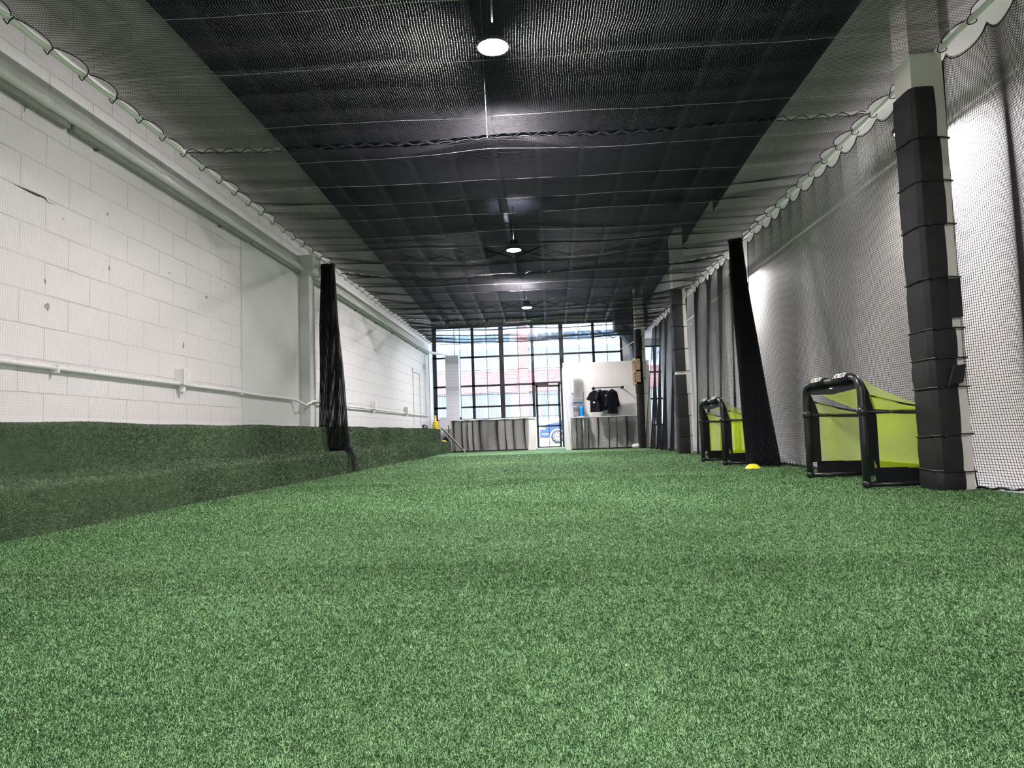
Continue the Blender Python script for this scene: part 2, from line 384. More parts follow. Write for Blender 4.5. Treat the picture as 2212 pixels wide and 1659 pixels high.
# ------------------------------------------------------------------ turf-covered steps on the left
def step_prof(y):
    k = y-3.3
    xa = -2.64 + .0105*k; xb = -2.93 + .014*k
    return xa, xb
Z1, Z2 = .268, .592
def arc(cx, cz, r, a0, a1, n=6): return [(cx+r*math.cos(a0+(a1-a0)*i/n), cz+r*math.sin(a0+(a1-a0)*i/n)) for i in range(n+1)]
def prof_pts(y):
    xa, xb = step_prof(y); r = .035
    p = [(xa, -.03), (xa, .1)] + arc(xa-r, Z1-r, r, 0, PI/2) + [(xb+.05, Z1)] + [(xb+.02, Z1+.01), (xb, Z1+.04)] + arc(xb-r, Z2-r, r, 0, PI/2) + [(XL-.02, Z2)]
    return p
ys = np.linspace(-6.9, 17.25, 140); mb = MB(); n = len(prof_pts(0))
vs = []
for y in ys:
    for (x, z) in prof_pts(y):
        w = .006*math.sin(y*2.3+z*7)+.004*math.sin(y*5.1+x*9); vs.append((x+w*(1 if x > XL else 0), y, z+w*.8*(1 if z > .05 else 0)))
fs = [(j*n+i, j*n+i+1, (j+1)*n+i+1, (j+1)*n+i) for j in range(len(ys)-1) for i in range(n-1)]
b0 = len(vs); vs += [(XL-.02, ys[0], -.03), (XL-.02, ys[-1], -.03)]
fs += [tuple(range(n-1,-1,-1))+(b0,), tuple(range((len(ys)-1)*n, len(ys)*n))+(b0+1,)]
mb.add(vs, fs)
steps = thing('turf_bench', 'two-level bench covered in darker green turf along the left wall', 'bench', (-2.8, 5, 0))
obj('turf_cover', mb, 'turfs', steps, smooth=True)
# blades standing on the risers and treads
nb = 260000
yy = 1.8 + (17.2-1.8)*rng.random(nb)**2.2
u = rng.random(nb); PT = np.array(prof_pts(3.3)); seg = np.linalg.norm(np.diff(PT, axis=0), axis=1); cum = np.concatenate([[0], np.cumsum(seg)])
sl = u*cum[-1]*.999; k = np.clip(np.searchsorted(cum, sl)-1, 0, len(seg)-1); t = ((sl-cum[k])/seg[k])[:,None]
p2 = PT[k]*(1-t)+PT[k+1]*t; dv = (PT[k+1]-PT[k])/seg[k][:,None]
kk = yy-3.3
shift = np.where(p2[:,0] > -2.90, .0105*kk, .014*kk)
w = .006*np.sin(yy*2.3+p2[:,1]*7)+.004*np.sin(yy*5.1+p2[:,0]*9)
pos = np.stack([p2[:,0]+shift+w, yy, p2[:,1]+w*.8], 1)
nr = np.stack([dv[:,1], np.zeros(nb), -dv[:,0]], 1)
sc = np.clip(yy/4.5, .8, 2.4)
tag(blades('turf_pile', 'blades', nb, pos, nr, .0095*sc, .0026*sc, steps), kind='stuff')

# pile of the floor turf: finest where it is nearest
Pn = []; Ls = []; Ws = []
def strip(y0, y1, n, half, ln, wd):
    # density falls off as 1/y^2 inside the strip
    q = rng.random(n); y = 1/(1/y0 - q*(1/y0-1/y1)); x = (rng.random(n)*2-1)*np.minimum(half*y/y0*1.0, 2.62)
    x = np.clip(x, -2.6, 2.6); Pn.append(np.stack([x, y, np.zeros(n)-.0005], 1)); s = (y/y0)
    Ls.append(ln*s**.55); Ws.append(wd*s**.7)
strip(.62, 2.4, 900000, .85, .0058, .0008)
strip(2.0, 6.5, 420000, 2.0, .0085, .0019)
strip(6.0, 14, 90000, 2.6, .013, .0042)
Pn = np.concatenate(Pn); nb = len(Pn)
tag(blades('turf_pile', 'blade', nb, Pn, np.tile([0, 0, 1.], (nb, 1)), np.concatenate(Ls), np.concatenate(Ws)),
    'short green artificial grass blades covering the hall floor', 'grass', kind='stuff')

# ------------------------------------------------------------------ pipes on the left wall
t = thing('wall_pipe', 'thick white painted pipe running high along the left wall', 'pipe', (XL+.16, 5, ZS+.02))
obj('pipe_run', MB().tube([(XL+.055, YB+.1, ZS+.03), (XL+.055, 17.6, ZS+.03), (XL+.45, 18.1, ZS-.01)], .032, 14), 'pipe', t, smooth=True)
for y in (3.9, 5.9, 8.1, 9.7, 11.5, 13.3, 15.1):
    obj('coupling', MB().tube([(XL+.055, y, ZS+.03), (XL+.055, y+.1, ZS+.03)], .038, 14), 'pipe', t, smooth=True)
for y in (4.5, 6.3, 9.6, 10.9, 12.2, 13.5, 14.8, 16.0):
    obj('pipe_hanger', MB().box(XL+.0, XL+.03, y, y+.02, ZS-.06, ZS), 'foamin', t)
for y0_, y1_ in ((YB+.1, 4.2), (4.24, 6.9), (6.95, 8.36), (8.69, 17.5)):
    obj('pipe_ledge', MB().box(XL, XL+.05, y0_, y1_, ZS-.045, ZS-.003), 'olive', t, bevel=.004)  # dark strip standing in for the shaded band under the pipe
zc = .94
def czl(y): return zc - .0015*(y-3)
path = [(XL+.03, YB+.1, .945), (XL+.03, 6.7, .935), (XL+.045, 6.85, .925), (XL+.045, 8.1, .925), (XL+.12, 8.28, .86), (XL+.16, 8.42, .91), (XL+.16, 8.66, .92), (XL+.05, 8.85, .92), (XL+.04, 17.3, .93)]
t = thing('conduit', 'thin white conduit with outlet boxes along the lower left wall', 'conduit', (XL+.03, 5, .94))
obj('conduit_run', MB().tube(path, .014, 10), 'pipe', t, smooth=True)
def ybox(px): return 1500*(-XL)/(1189-px+12)
for i, (y, s) in enumerate(((ybox(377), 1.), (ybox(812), 1.), (ybox(885), 1.))):
    bx = obj('outlet_box', MB().box(XL+.0, XL+.075, y-.05, y+.05, .93, 1.06), 'pipe', t, bevel=.006)
    obj('cover_plate', MB().box(XL+.075, XL+.082, y-.055, y+.055, .925, 1.065).box(XL+.082, XL+.087, y-.02, y+.02, .945, .985).box(XL+.082, XL+.087, y-.02, y+.02, 1.0, 1.04), 'white', bx, bevel=.003)
    obj('box_neck', MB().tube([(XL+.04, y, .93), (XL+.04, y, .87)], .025, 10), 'pipe', bx)
for y in (4.12, 6.7):
    obj('conduit_clamp', MB().box(XL+.0, XL+.05, y-.01, y+.01, .905, .955), 'pipe', t)
t = thing('riser_conduit', 'thin white conduit rising up the far end of the left wall', 'conduit', (XL+.03, 17.2, .9))
obj('conduit_run', MB().tube([(XL+.03, 17.0, .93), (XL+.03, 17.0, ZS-.1)], .012, 8), 'pipe', t, smooth=True)
obj('switch_box', MB().box(XL, XL+.06, 16.95, 17.05, 2.1, 2.2), 'pipe', t, bevel=.005)

# chips knocked out of the painted blocks: small irregular pits with torn edges
def chip(px, py, w, h, m='inkg'):
    r = R @ Vector(((px-1106)/F, (829.5-py)/F, -1)); xx = XL if py > 260 else XL; tt = xx/r.x; y = r.y*tt; z = HC+r.z*tt
    pts = []
    for k in range(9):
        a = 2*PI*k/9; q = random.uniform(.6, 1.15); pts.append((y+math.cos(a)*w*q, z+math.sin(a)*h*q))
    return MB().prism(pts, XL-.002, XL+.0025, 'X')
for (px, py, w, h) in ((102,663,.03,.03),(97,607,.008,.02),(236,580,.012,.022),(232,463,.008,.014),(446,642,.03,.012),(396,747,.012,.03),(455,596,.006,.006),(487,620,.014,.006),(136,473,.008,.008),(55,213,.02,.10),(22,170,.05,.05),(103,798,.006,.006),(205,800,.005,.005)):
    tag(obj('wall_chip', chip(px, py, w, h), 'chip'), 'small grey chip knocked out of the painted block wall', 'chip', 'chips in the painted block wall')
crk = []
for (px, py) in ((30,398),(45,405),(62,413),(80,421),(96,427),(104,438),(120,441)):
    r = R @ Vector(((px-1106)/F, (829.5-py)/F, -1)); tt = XL/r.x; crk.append((XL, r.y*tt, HC+r.z*tt))
tag(obj('wall_crack', MB().tube(crk, [.001,.004,.007,.008,.006,.002,.001], 6), 'dark'), 'dark open crack along a block joint at the left', 'crack')

# ------------------------------------------------------------------ net rails and nets
ZR = 2.74
def XRail(y): return 2.52 - .0125*(y-4)
def XLr(y): return -2.80 - .008*(y-4)
rail_l = thing('net_rail', 'white pipe rail with net lashed to it along the left wall', 'rail', (-2.8, 5, ZR))
obj('pipe', MB().tube([(XLr(y), y, ZR) for y in (YB+.3, 4, 17.2)], .022, 12), 'pipe', rail_l, smooth=True)
rail_r = thing('net_rail', 'white pipe rail with net lashed to it along the right side', 'rail', (2.5, 5, ZR))
obj('pipe', MB().tube([(XRail(y), y, ZR) for y in (YB+.3, 4, 17.0)], .022, 12), 'pipe', rail_r, smooth=True)
def loop_mb(s):
    return MB().tube([(.026*s*math.cos(a), .012*math.sin(a*2)*1, .027*math.sin(a)) for a in [2*PI*k/12 for k in range(12)]], .0035, 5, closed=True)
TIE = .30
for rail, fx in ((rail_l, XLr), (rail_r, XRail)):
    first = None
    for k in range(52):
        y = 1.6 + TIE*k
        if y > 17: break
        if first is None:
            first = o = obj('lashing_loop', loop_mb(1), 'net', rail, local=True)
        else:
            o = first.copy(); C.objects.link(o); o.parent = rail
        o.location = Vector((fx(y), y, ZR-.01))*S - Vector(rail.location)

CB = [2.2, 2.75, 3.45, 4.05, 4.8, 5.45, 6.05, 6.55, 7.0, 7.7, 8.25, 8.9, 9.75, 10.4, 10.95, 11.7, 12.4, 12.95, 13.4, 14.0, 14.6, 15.1, 15.8, 16.4]
CBa = np.array([-7.0, -4, -2, 0, 1.2] + CB + [17.2])
LOOP = np.array([.03]*len(CBa)); 
def scallop(y, amp=.075, ph=1.6):
    f = np.abs(((y-ph)/TIE) % 1.0 - .5)*2          # 1 at a tie, 0 between
    return (1-f**2)**.65*amp*.85*(.75+.5*np.sin(np.floor((y-ph)/TIE)*2.1)**2)
def ceil_net_fn(y0):
    def fn(U, W):      # U along Y, W across X from the left
        y = y0+U
        xl = -2.80-.008*(y-4); xr = 2.52-.0125*(y-4); t = W/5.4
        inset = scallop(y)
        x = xl + inset + (xr-xl-2*inset)*t
        i = np.clip(np.searchsorted(CBa, y)-1, 0, len(CBa)-2); a = CBa[i]; b = CBa[i+1]; q = (y-a)/(b-a)
        lobe = 4*q*(1-q)
        dep = (.05+.03*np.sin(i*1.7+1))*(b-a)/.6*np.where(y > 8, 1.5, np.where(y < 5.2, .3, .9))
        edge = np.clip(np.minimum(t, 1-t)*7, 0, 1)
        mid = 4*t*(1-t)
        z = ZR - edge*(dep*lobe*(.75+.35*np.sin(x*1.3+i))) - .035*mid - edge*.010*np.sin(x*4+y*2.1)
        lift = .10*np.exp(-((x+.45)/.5)**2)*(np.exp(-((y-5.45)/.25)**2)+np.exp(-((y-7.7)/.3)**2))
        return np.stack([x + .02*np.sin(y*2.7+x), y, z+lift], -1)
    return fn
labels = ['black net ceiling panel nearest the camera', 'black net ceiling panel between the first two seams', 'black net ceiling panel beyond the second seam', 'farthest black net ceiling panel toward the windows']
SE = [-4.0, 5.17, 9.35, 13.45, 17.0]
for i in range(4):
    y0 = SE[i] + (.03 if i else 0); y1 = SE[i+1]-.03
    if i == 0: y0 = 1.2
    th = thing('ceiling_net', labels[i], 'net', (0, (y0+y1)/2, ZR), None)
    net('netting', ceil_net_fn(y0), y1-y0, 5.4, 'net', th, r=.0013, su=.07, sv=.12)
    for wv in (.0, 5.4):
        yy_ = np.linspace(y0, y1, int((y1-y0)/.02)); P = ceil_net_fn(0)(yy_, np.full_like(yy_, wv))
        obj('edge_rope', MB().tube([tuple(p) for p in P], .0035, 5), 'net', th)
    if i < 3:
        f = ceil_net_fn(0)
        xs = np.linspace(.02, 5.38, 400); P = f(np.full(400, y1+.03), xs)
        for sgn in (-1, 1):
            a = xs/.155*PI
            Q = P.copy(); Q[:,1] += sgn*.030*np.sin(a)*(.8+.4*np.sin(xs*3)); Q[:,2] -= .012+.01*np.cos(a*2)
            obj('seam_lacing', MB().tube([tuple(q) for q in Q], .0035, 5), 'net', th)
for i, y in enumerate(CB):
    f = ceil_net_fn(0); xs = np.linspace(.03, 5.37, 120); P = f(np.full(120, y), xs)
    P[:,2] = .35*P[:,2] + .65*(ZR-.045) + .002*np.sin(xs*9+i)
    P[:,1] += .05*math.sin(i*2.2)*(xs/5.4-.5)
    tag(obj('support_cable', MB().tube([tuple(q) for q in P], .0011, 5), 'cable', smooth=True), 'thin steel cable stretched across the hall under the net ceiling', 'cable', 'steel cables carrying the net ceiling')

# side nets (right); cloth length u along the hall, w down from the rail
def side_fn(y0, y1, gath, bul=0, folds=(0,0), top=ZR-.03, xoff=0, seed=0, pool=0):
    span = y1-y0; Lc = span*gath
    def fn(U, W):
        s = U/Lc; dn = np.clip(W/2.72, 0, 1.2)
        yb = y0+span*s
        k = folds[0]; a = folds[1]
        ph = yb*k + .9*np.sin(yb*1.7+seed) + .35*np.sin(W*1.1+seed)
        amp = a*(.25+.75*dn)
        y = yb + (gath-1)*.75/k*np.sin(ph*2)*(.4+.6*dn) if k else yb
        x = 2.52-.0125*(yb-4) + xoff + amp*np.sin(ph) + bul*np.sin(dn*PI*.9)*np.sin(s*PI) + dn*(-.0175)*(yb-4)
        x = x + .02*np.sin(yb*3.1+W*.8+seed)*dn
        if pool: x = x + pool*np.clip(dn-.72, 0, 1)**1.5*np.exp(-((yb-3.5)/.9)**2)*3
        z = top - scallop(yb, .08)*np.clip(1-dn*6, 0, 1) - W
        zf = .012+.006*np.sin(U*60+W*30)
        over = np.clip(zf-z, 0, None)
        x = x - over*.7*np.sin(U*9+1)*.5
        return np.stack([x, y, np.maximum(z, zf)], -1)
    return fn, Lc
def side_net(lab, y0, y1, gath, **k):
    fn, Lc = side_fn(y0, y1, gath, **k)
    th = thing('side_net', lab, 'net', (2.5, (y0+y1)/2, 0))
    sv = .03 if gath > 1.2 else .045
    net('netting', fn, Lc, 2.72, 'net', th, su=sv, sv=.07, r=.0018)
    U = np.linspace(0, Lc, int(Lc/.02)); P = fn(U, np.full_like(U, 2.71)); obj('hem_rope', MB().tube([tuple(p) for p in P], .008, 5), 'net', th)
    P = fn(U, np.full_like(U, .012)); obj('head_rope', MB().tube([tuple(p) for p in P], .0035, 5), 'net', th)
    for u in (0, Lc):
        W = np.linspace(0, 2.7, 60); P = fn(np.full_like(W, u), W); obj('edge_rope', MB().tube([tuple(p) for p in P], .005, 5), 'net', th)
    return th
side_net('black side net to the right of the nearest padded column', 1.6, 4.34, 1.55, folds=(6.5, .075), xoff=.05, seed=1, pool=.35)
side_net('long black side net between the nearest column and the gathered net', 4.66, 8.45, 1.06, folds=(4.2, .03), xoff=.02, seed=2, bul=.03)
side_net('black side net with hanging folds behind the smaller goal', 8.7, 11.45, 1.45, folds=(9, .07), seed=3)
side_net('farthest black side net in heavy dark folds', 11.8, 15.5, 1.9, folds=(10, .085), seed=5)

# left side net: thin pale twine close to the wall
def lfn(U, W):
    y = 1.4+U; d = np.clip(W/2.1, 0, 1)
    x = XLr(y) - .03 - .10*d + .012*np.sin(y*3+W); z = ZR-.03-scallop(y, .05)*np.clip(1-d*6, 0, 1)-W
    return np.stack([np.maximum(x, XL+.03), y, z], -1)
th = thing('side_net', 'fine pale net hanging in front of the left block wall', 'net', (-2.9, 5, .6))
net('netting', lfn, 7.2, 2.08, 'net_grey', th, r=.0005, su=.06, sv=.07)

# gathered nets
def bundle(name, lab, top, bot, wt, wb, Lc, H, npl, clampf, dirt, dirb, dep=.09):
    """pleated net hanging from top centre to bottom centre; dir = horizontal spread direction"""
    tx, ty, tz = top; bx, by, bz = bot
    def fn(U, W):
        s = U/Lc; d = np.clip(W/H, 0, 1.3)
        e = np.clip(d, 0, 1)
        wd = wt+(wb-wt)*e**1.1
        cx = tx+(bx-tx)*e**1.3; cy = ty+(by-ty)*e**1.3
        dx = dirt[0]+(dirb[0]-dirt[0])*e; dy = dirt[1]+(dirb[1]-dirt[1])*e
        ph = s*npl*2*PI
        off = (s-.5)*wd + .25*wd/npl*np.sin(ph*1.0+W*.7)
        dd = dep*(.45+.6*e)*np.sin(ph+.5*np.sin(W*2.1+s*5)) + .015*np.sin(W*5+s*20)
        x = cx+dx*off - dy*dd; y = cy+dy*off + dx*dd
        z = tz - W*(tz-bz)/H*(1+.0*s)
        zf = clampf(x)+.01+.012*np.abs(np.sin(U*37+W*11))
        return np.stack([x, y, np.maximum(z, zf)], -1)
    th = thing(name, lab, 'net', (bx, by, bz))
    net('netting', fn, Lc, H, 'net', th, r=.0021, su=.02, sv=.07)
    obj('tie_band', MB().tube([(tx+math.cos(a)*(wt*.55), ty+math.sin(a)*(dep*.6), tz-.02) for a in [2*PI*k/16 for k in range(16)]], .012, 6, closed=True), 'net', th)
    return th
def lz(x): return np.where(x < -2.86, Z2, np.where(x < -2.565, Z1, 0.))
bl = bundle('gathered_net', 'black net gathered into a bundle hanging over the turf bench', (-2.80, 8.72, 2.70), (-2.78, 8.85, .28), .17, .40, 4.2, 2.46, 19, lz, (1,0), (1,.05), dep=.06)
tail = thing('net_tail', 'frayed end of the gathered net trailing over the bench edge to the floor', 'net', (-2.6, 8.8, 0))
for k in range(16):
    o1 = random.uniform(-.05, .05); o2 = random.uniform(-.02, .03); e = random.uniform(.02, .12)
    pts = [(-2.82, 8.80+o1*.6, .30+abs(o2)), (-2.72, 8.78+o1, .295+abs(o2)), (-2.62, 8.76+o1, .31+o2+.01), (-2.555+o2*.3, 8.75+o1, .285+o2), (-2.525+abs(o2)*.6, 8.74+o1, .20), (-2.515+abs(o2)*.6, 8.73+o1, .10), (-2.50+abs(o2), 8.72+o1, e)]
    obj('strand', MB().tube(pts, .006, 5), 'net', tail)
for k in range(5):
    cx, cz = -2.53+.012*k, .29-.035*k
    obj('loose_loop', MB().tube([(cx+.03*math.cos(a), 8.72+.02*math.sin(a*2+k), cz+.035*math.sin(a)) for a in [2*PI*q/12 for q in range(12)]], .003, 5, closed=True), 'net', tail)
br_ = bundle('gathered_net', 'black net gathered into a thick bundle beside the yellow disc', (2.36, 8.55, 2.72), (2.19, 7.36, .0), .16, .34, 5.2, 2.72, 22, lambda x: x*0, (.9,-.4), (.95,-.3), dep=.075)

# ------------------------------------------------------------------ padded columns
def column(lab, x, y, w, breaks, topz, bare=None, flaps=False, pf=.68, seed=1):
    random.seed(seed)
    th = thing('column', lab, 'column', (x+w/2, y+w/2, 0))
    obj('shaft', MB().box(x, x+w, y, y+w, 0, 3.93), 'colw', th, bevel=.004)
    # foam wraps the left face and part of the front face
    for i in range(len(breaks)-1):
        z0, z1 = breaks[i], breaks[i+1]
        if bare and bare[0] <= i < bare[1]: continue
        o = random.uniform(-.008, .008); b = random.uniform(.003, .012); th_ = .022
        wf = w*(pf+random.uniform(-.05, .06)); rows = 8
        def sect(z, q):
            bb = b*math.sin(q*PI); xx = x-th_-bb*.6+o*.5; yy = y-th_-bb
            return [(x-.001, y+w*1.0), (xx, y+w*.98), (xx, y+w*.3), (xx+.004, yy+.03), (xx+.03, yy+.004), (x+wf*.5, yy), (x+wf, yy+.006), (x+wf+.004, y-.001), (x+wf*.5, y-.002), (x-.001, y-.001)]
        vs = []; n = 10
        for r_ in range(rows+1):
            q = r_/rows; z = z0+(z1-z0)*q
            vs += [(a, c, z) for a, c in sect(z, q)]
        fs = [(r_*n+k, r_*n+(k+1)%n, (r_+1)*n+(k+1)%n, (r_+1)*n+k) for r_ in range(rows) for k in range(n)]
        fs += [tuple(range(n-1,-1,-1)), tuple(rows*n+k for k in range(n))]
        obj('foam_pad', MB().add(vs, fs), 'foam', th, bevel=.003)
        if i > 0:
            dz = random.uniform(-.008, .008)
            t_ = .027
            obj('cable_tie', MB().tube([(x-t_, y+w, z0-dz), (x-t_, y+.02, z0), (x-t_+.03, y-t_, z0+.002), (x+w*.7, y-t_, z0+dz), (x+w+.006, y-.006, z0+dz), (x+w+.006, y+w, z0)], .005, 6), 'black', th)
            obj('tie_head', MB().box(x+w*.1, x+w*.1+.018, y-t_-.014, y-t_+.004, z0-.008, z0+.012), 'black', th)
    if flaps:
        zf = flaps
        obj('torn_flap', MB().add([(x+w*.30,y-.05,zf),(x+w*.74,y-.05,zf+.02),(x+w*.80,y-.07,zf+.13),(x+w*.42,y-.08,zf+.12),(x+w*.30,y-.03,zf-.0),(x+w*.74,y-.03,zf+.02),(x+w*.80,y-.05,zf+.13),(x+w*.42,y-.06,zf+.12)],
            [(0,1,2,3),(4,7,6,5),(0,4,5,1),(1,5,6,2),(2,6,7,3),(3,7,4,0)]), 'foam', th, bevel=.004)
        obj('torn_flap', MB().box(x+w*.55, x+w*.95, y-.03, y-.006, zf+.42, zf+.66), 'foam', th, bevel=.004)
    return th
# nearest column: section heights read from the photograph
xc, yc = 2.345, 4.36
def zrow(py): 
    r = R @ Vector(((2015-1106)/F, (829.5-py)/F, -1)); return HC + r.z*yc/r.y
bk = [0.0, zrow(1018), zrow(942), zrow(838), zrow(712), zrow(603), zrow(487), zrow(392), zrow(298), zrow(205)+.0, zrow(190)+.04]
bk = [0.0, zrow(1018), zrow(942), zrow(838), zrow(775), zrow(712), zrow(603), zrow(487), zrow(392), zrow(298), zrow(188)]
column('nearest column, white with torn black foam padding, beside the larger goal', xc, yc, .20, bk, 2.5, flaps=zrow(838)+.005, seed=3)
column('middle padded column on the right, with a bare white gap in its padding', 2.11, 11.5, .20, [0,.30,.62,.98,1.30,1.36,1.72,2.1,2.45,2.72], 2.7, bare=(4,5), pf=.75, seed=5)
column('farthest padded column, beside the white partition', 1.99, 15.62, .20, [0,.55,1.22,1.55,1.9,2.2,2.5,2.66], 2.6, pf=.62, seed=9)

# ------------------------------------------------------------------ lamps
lamps = [((1065,103), 'round ceiling lamp nearest the camera, glowing white'), ((1110,541), 'middle of the three round ceiling lamps'), ((1138,665), 'farthest round ceiling lamp, near the windows')]
lp = []
for (p, lab) in lamps:
    r = R @ Vector(((p[0]-1106)/F, (829.5-p[1])/F, -1)); tt = 2.72/r.z; lp.append((r.x*tt, r.y*tt, HC+2.72, lab))
dY = 5.5
lp += [(-.4, lp[0][1]-dY, HC+2.72, 'round ceiling lamp above the camera position'), (-.4, lp[0][1]-2*dY+.6, HC+2.72, 'round ceiling lamp at the near end of the hall')]
for i, (x, y, z, lab) in enumerate(lp):
    th = thing('ceiling_lamp', lab, 'lamp', (x, y, z), 'round ceiling lamps')
    obj('housing', MB().lathe([(.03,.16),(.06,.15),(.07,.08),(.11,.06),(.118,.03),(.118,.0),(.107,0),(.107,.012)], (x,y,z), 28, 'Z', False), 'lampbody', th, smooth=True)
    obj('lens', MB().lathe([(.001,-.004),(.08,-.003),(.104,.004),(.104,.01),(.001,.011)], (x,y,z), 28), 'lens', th)
    obj('hanging_rod', MB().tube([(x,y,z+.15),(x,y,CZ(y)+.01)], .007, 6), 'lampbody', th)
for i, y in enumerate((-1.4, 1.6, 5.35, 10.3)):  # lamps added out of the camera's sight to brighten the right wall
    x = 2.84; z = 2.64
    th = thing('lane_lamp', ['round lamp in the lane behind the side net, at its near end', 'round lamp in the lane to the right of the camera', 'round lamp in the lane hidden behind the nearest column', 'round lamp in the lane hidden behind the right gathered net'][i], 'lamp', (x, y, z), 'round lamps in the lane behind the side net')
    obj('housing', MB().lathe([(.02,.11),(.10,.05),(.118,.03),(.118,.0),(.107,0),(.107,.012)], (x,y,z), 24, 'Z', False), 'lampbody', th, smooth=True)
    obj('lens', MB().lathe([(.001,-.004),(.08,-.003),(.104,.004),(.104,.01),(.001,.011)], (x,y,z), 24), 'lane' if i < 2 else 'lane2', th)
x, y, z, _ = lp[0]
f = ceil_net_fn(0)
tag(obj('suspension_wire', MB().tube([(-.40, 5.2, ZR-.03), (-.42, 5.2, CZ(5)-.1)], .002, 5), 'cable'), 'thin vertical wire lifting the net below the nearest lamp', 'wire')

# ------------------------------------------------------------------ small goals
def text_mesh(txt, size):
    cu = D.curves.new('lettering', 'FONT'); cu.body = txt; cu.size = size; cu.extrude = .0006; cu.align_x = 'CENTER'; cu.align_y = 'CENTER'; cu.offset = .0012
    o = D.objects.new('tmp', cu); C.objects.link(o); dg = bpy.context.evaluated_depsgraph_get(); me = D.meshes.new_from_object(o.evaluated_get(dg))
    D.objects.remove(o); return me
def make_goal(lab):
    g = thing('mini_goal', lab, 'goal', (0,0,0))
    W = .98; H = .73; Dp = .46; r = .024; rc = .10; RZ = .50
    # arch in plane x=0 from y=0 (near) to y=W
    pts = [(0,0,0.03),(0,0,.3),(0,0,H-rc)] + [(0, rc-rc*math.cos(a), H-rc+rc*math.sin(a)) for a in [PI/2*k/6 for k in range(1,7)]]
    pts2 = [(p[0], W-p[1], p[2]) for p in reversed(pts)]
    obj('front_arch', MB().tube(pts+pts2, r, 14), 'tube', g, smooth=True, local=True)
    for (a, b) in ((.13, .40), (.56, .83)):
        sl = obj('foam_sleeve', MB().tube([(0,W*a,H),(0,W*b,H)], .031, 16), 'fabric', g, smooth=True, local=True)
        me = text_mesh('FORZA', .062*S); me.materials.append(M['lettering'])
        for qa in (.45,):
            o = D.objects.new('sleeve_lettering', me); C.objects.link(o); o.parent = sl
            # text reads toward the field (-x), along -y, tilted up
            nrm = Vector((-math.cos(.75), 0, math.sin(.75))); xx = Vector((0,-1,0)); yy_ = nrm.cross(xx)
            o.matrix_local = Matrix.Translation(Vector((0, W*(a+b)/2, H))*S + nrm*.0325*S) @ Matrix((xx, yy_, nrm)).transposed().to_4x4()
            o.scale = (1.0, 1.0, 1)
    for y in (0, W):
        s = 1 if y == 0 else -1
        obj('foot_ball', MB().lathe([(.001,-.032),(.022,-.024),(.031,0),(.022,.024),(.001,.032)], (0,y,.032), 14), 'tube', g, smooth=True, local=True)
        obj('hinge', MB().lathe([(.001,-.036),(.026,-.028),(.036,0),(.026,.028),(.001,.036)], (0,y,RZ), 14), 'tube', g, smooth=True, local=True)
        obj('side_bar', MB().tube([(0,y,RZ),(Dp,y,RZ-.02)], .014, 8), 'tube', g, smooth=True, local=True)
        obj('base_bar', MB().tube([(0,y,.03),(Dp,y,.03)], .018, 8), 'tube', g, smooth=True, local=True)
        obj('rear_post', MB().tube([(Dp,y,.03),(Dp,y,RZ)], .018, 8), 'tube', g, smooth=True, local=True)
        # fabric border between post and net
        obj('border_cloth', MB().prism([(.0,.13),(.09,.13),(.092,.50),(.07,.58),(.02,.70),(.0,.68)], y+s*.008-.004, y+s*.008+.004, 'Y'), 'fabric', g, local=True)
        obj('side_skirt', MB().box(.06, Dp, y-.005, y+.005, .028, .135), 'fabric', g, local=True)
        def side(u, v, y=y):
            x = .055+u*(Dp-.055); top = RZ+(.62-RZ)*(1-u)**1.6; return (x, y+.012*math.sin(u*7+v*3)*(1), .13+v*(top-.13))
        obj('side_netting', MB().grid(side, 10, 8), 'goalnet', g, smooth=True, local=True, fixn=False)
        obj('strap', MB().tube([(.06,y,.60),(.25,y,.545),(Dp,y,RZ+.0)], .006, 6), 'fabric', g, local=True)
    obj('rear_bar', MB().tube([(Dp,0,RZ),(Dp,W,RZ)], .016, 8), 'tube', g, smooth=True, local=True)
    obj('base_bar', MB().tube([(Dp,0,.03),(Dp,W,.03)], .018, 8), 'tube', g, smooth=True, local=True)
    obj('rear_skirt', MB().box(Dp-.005, Dp+.005, 0, W, .028, .135), 'fabric', g, local=True)
    obj('crossbar_cloth', MB().prism([(0.03,H-.01),(W-.03,H-.01),(W-.06,H-.075),(W/2,H-.095),(.06,H-.075)], .006, .014, 'X'), 'fabric', g, local=True)
    obj('rear_netting', MB().grid(lambda u, v: (Dp-.015-.05*math.sin(u*PI)*math.sin(v*PI)*(.6+.4*math.sin(u*9)), W*u, .13+v*(RZ-.13)), 14, 10), 'goalnet', g, smooth=True, local=True, fixn=False)
    obj('top_netting', MB().grid(lambda u, v: (.03+v*(Dp-.03), .02+(W-.04)*u, H-.02+(RZ-H+.02)*v**.8-.06*math.sin(v*PI)*math.sin(u*PI)), 14, 10), 'goalnet', g, smooth=True, local=True, fixn=False)
    obj('maker_tag', MB().box(.004, .006, W*.47, W*.52, H-.055, H-.047), 'lettering', g, local=True)
    return g
g1 = make_goal('larger-looking black mini goal with lime net, just behind the nearest column')
g1.location = Vector((2.02, 4.62, 0))*S; g1.rotation_euler[2] = 0
g2 = copy_tree(g1); g2['label'] = 'smaller-looking black mini goal farther off, beside the yellow disc'
g2.location = Vector((1.885, 7.72, 0))*S; g2.rotation_euler[2] = .02
for g in (g1, g2): g['group'] = 'black mini goals with lime nets'

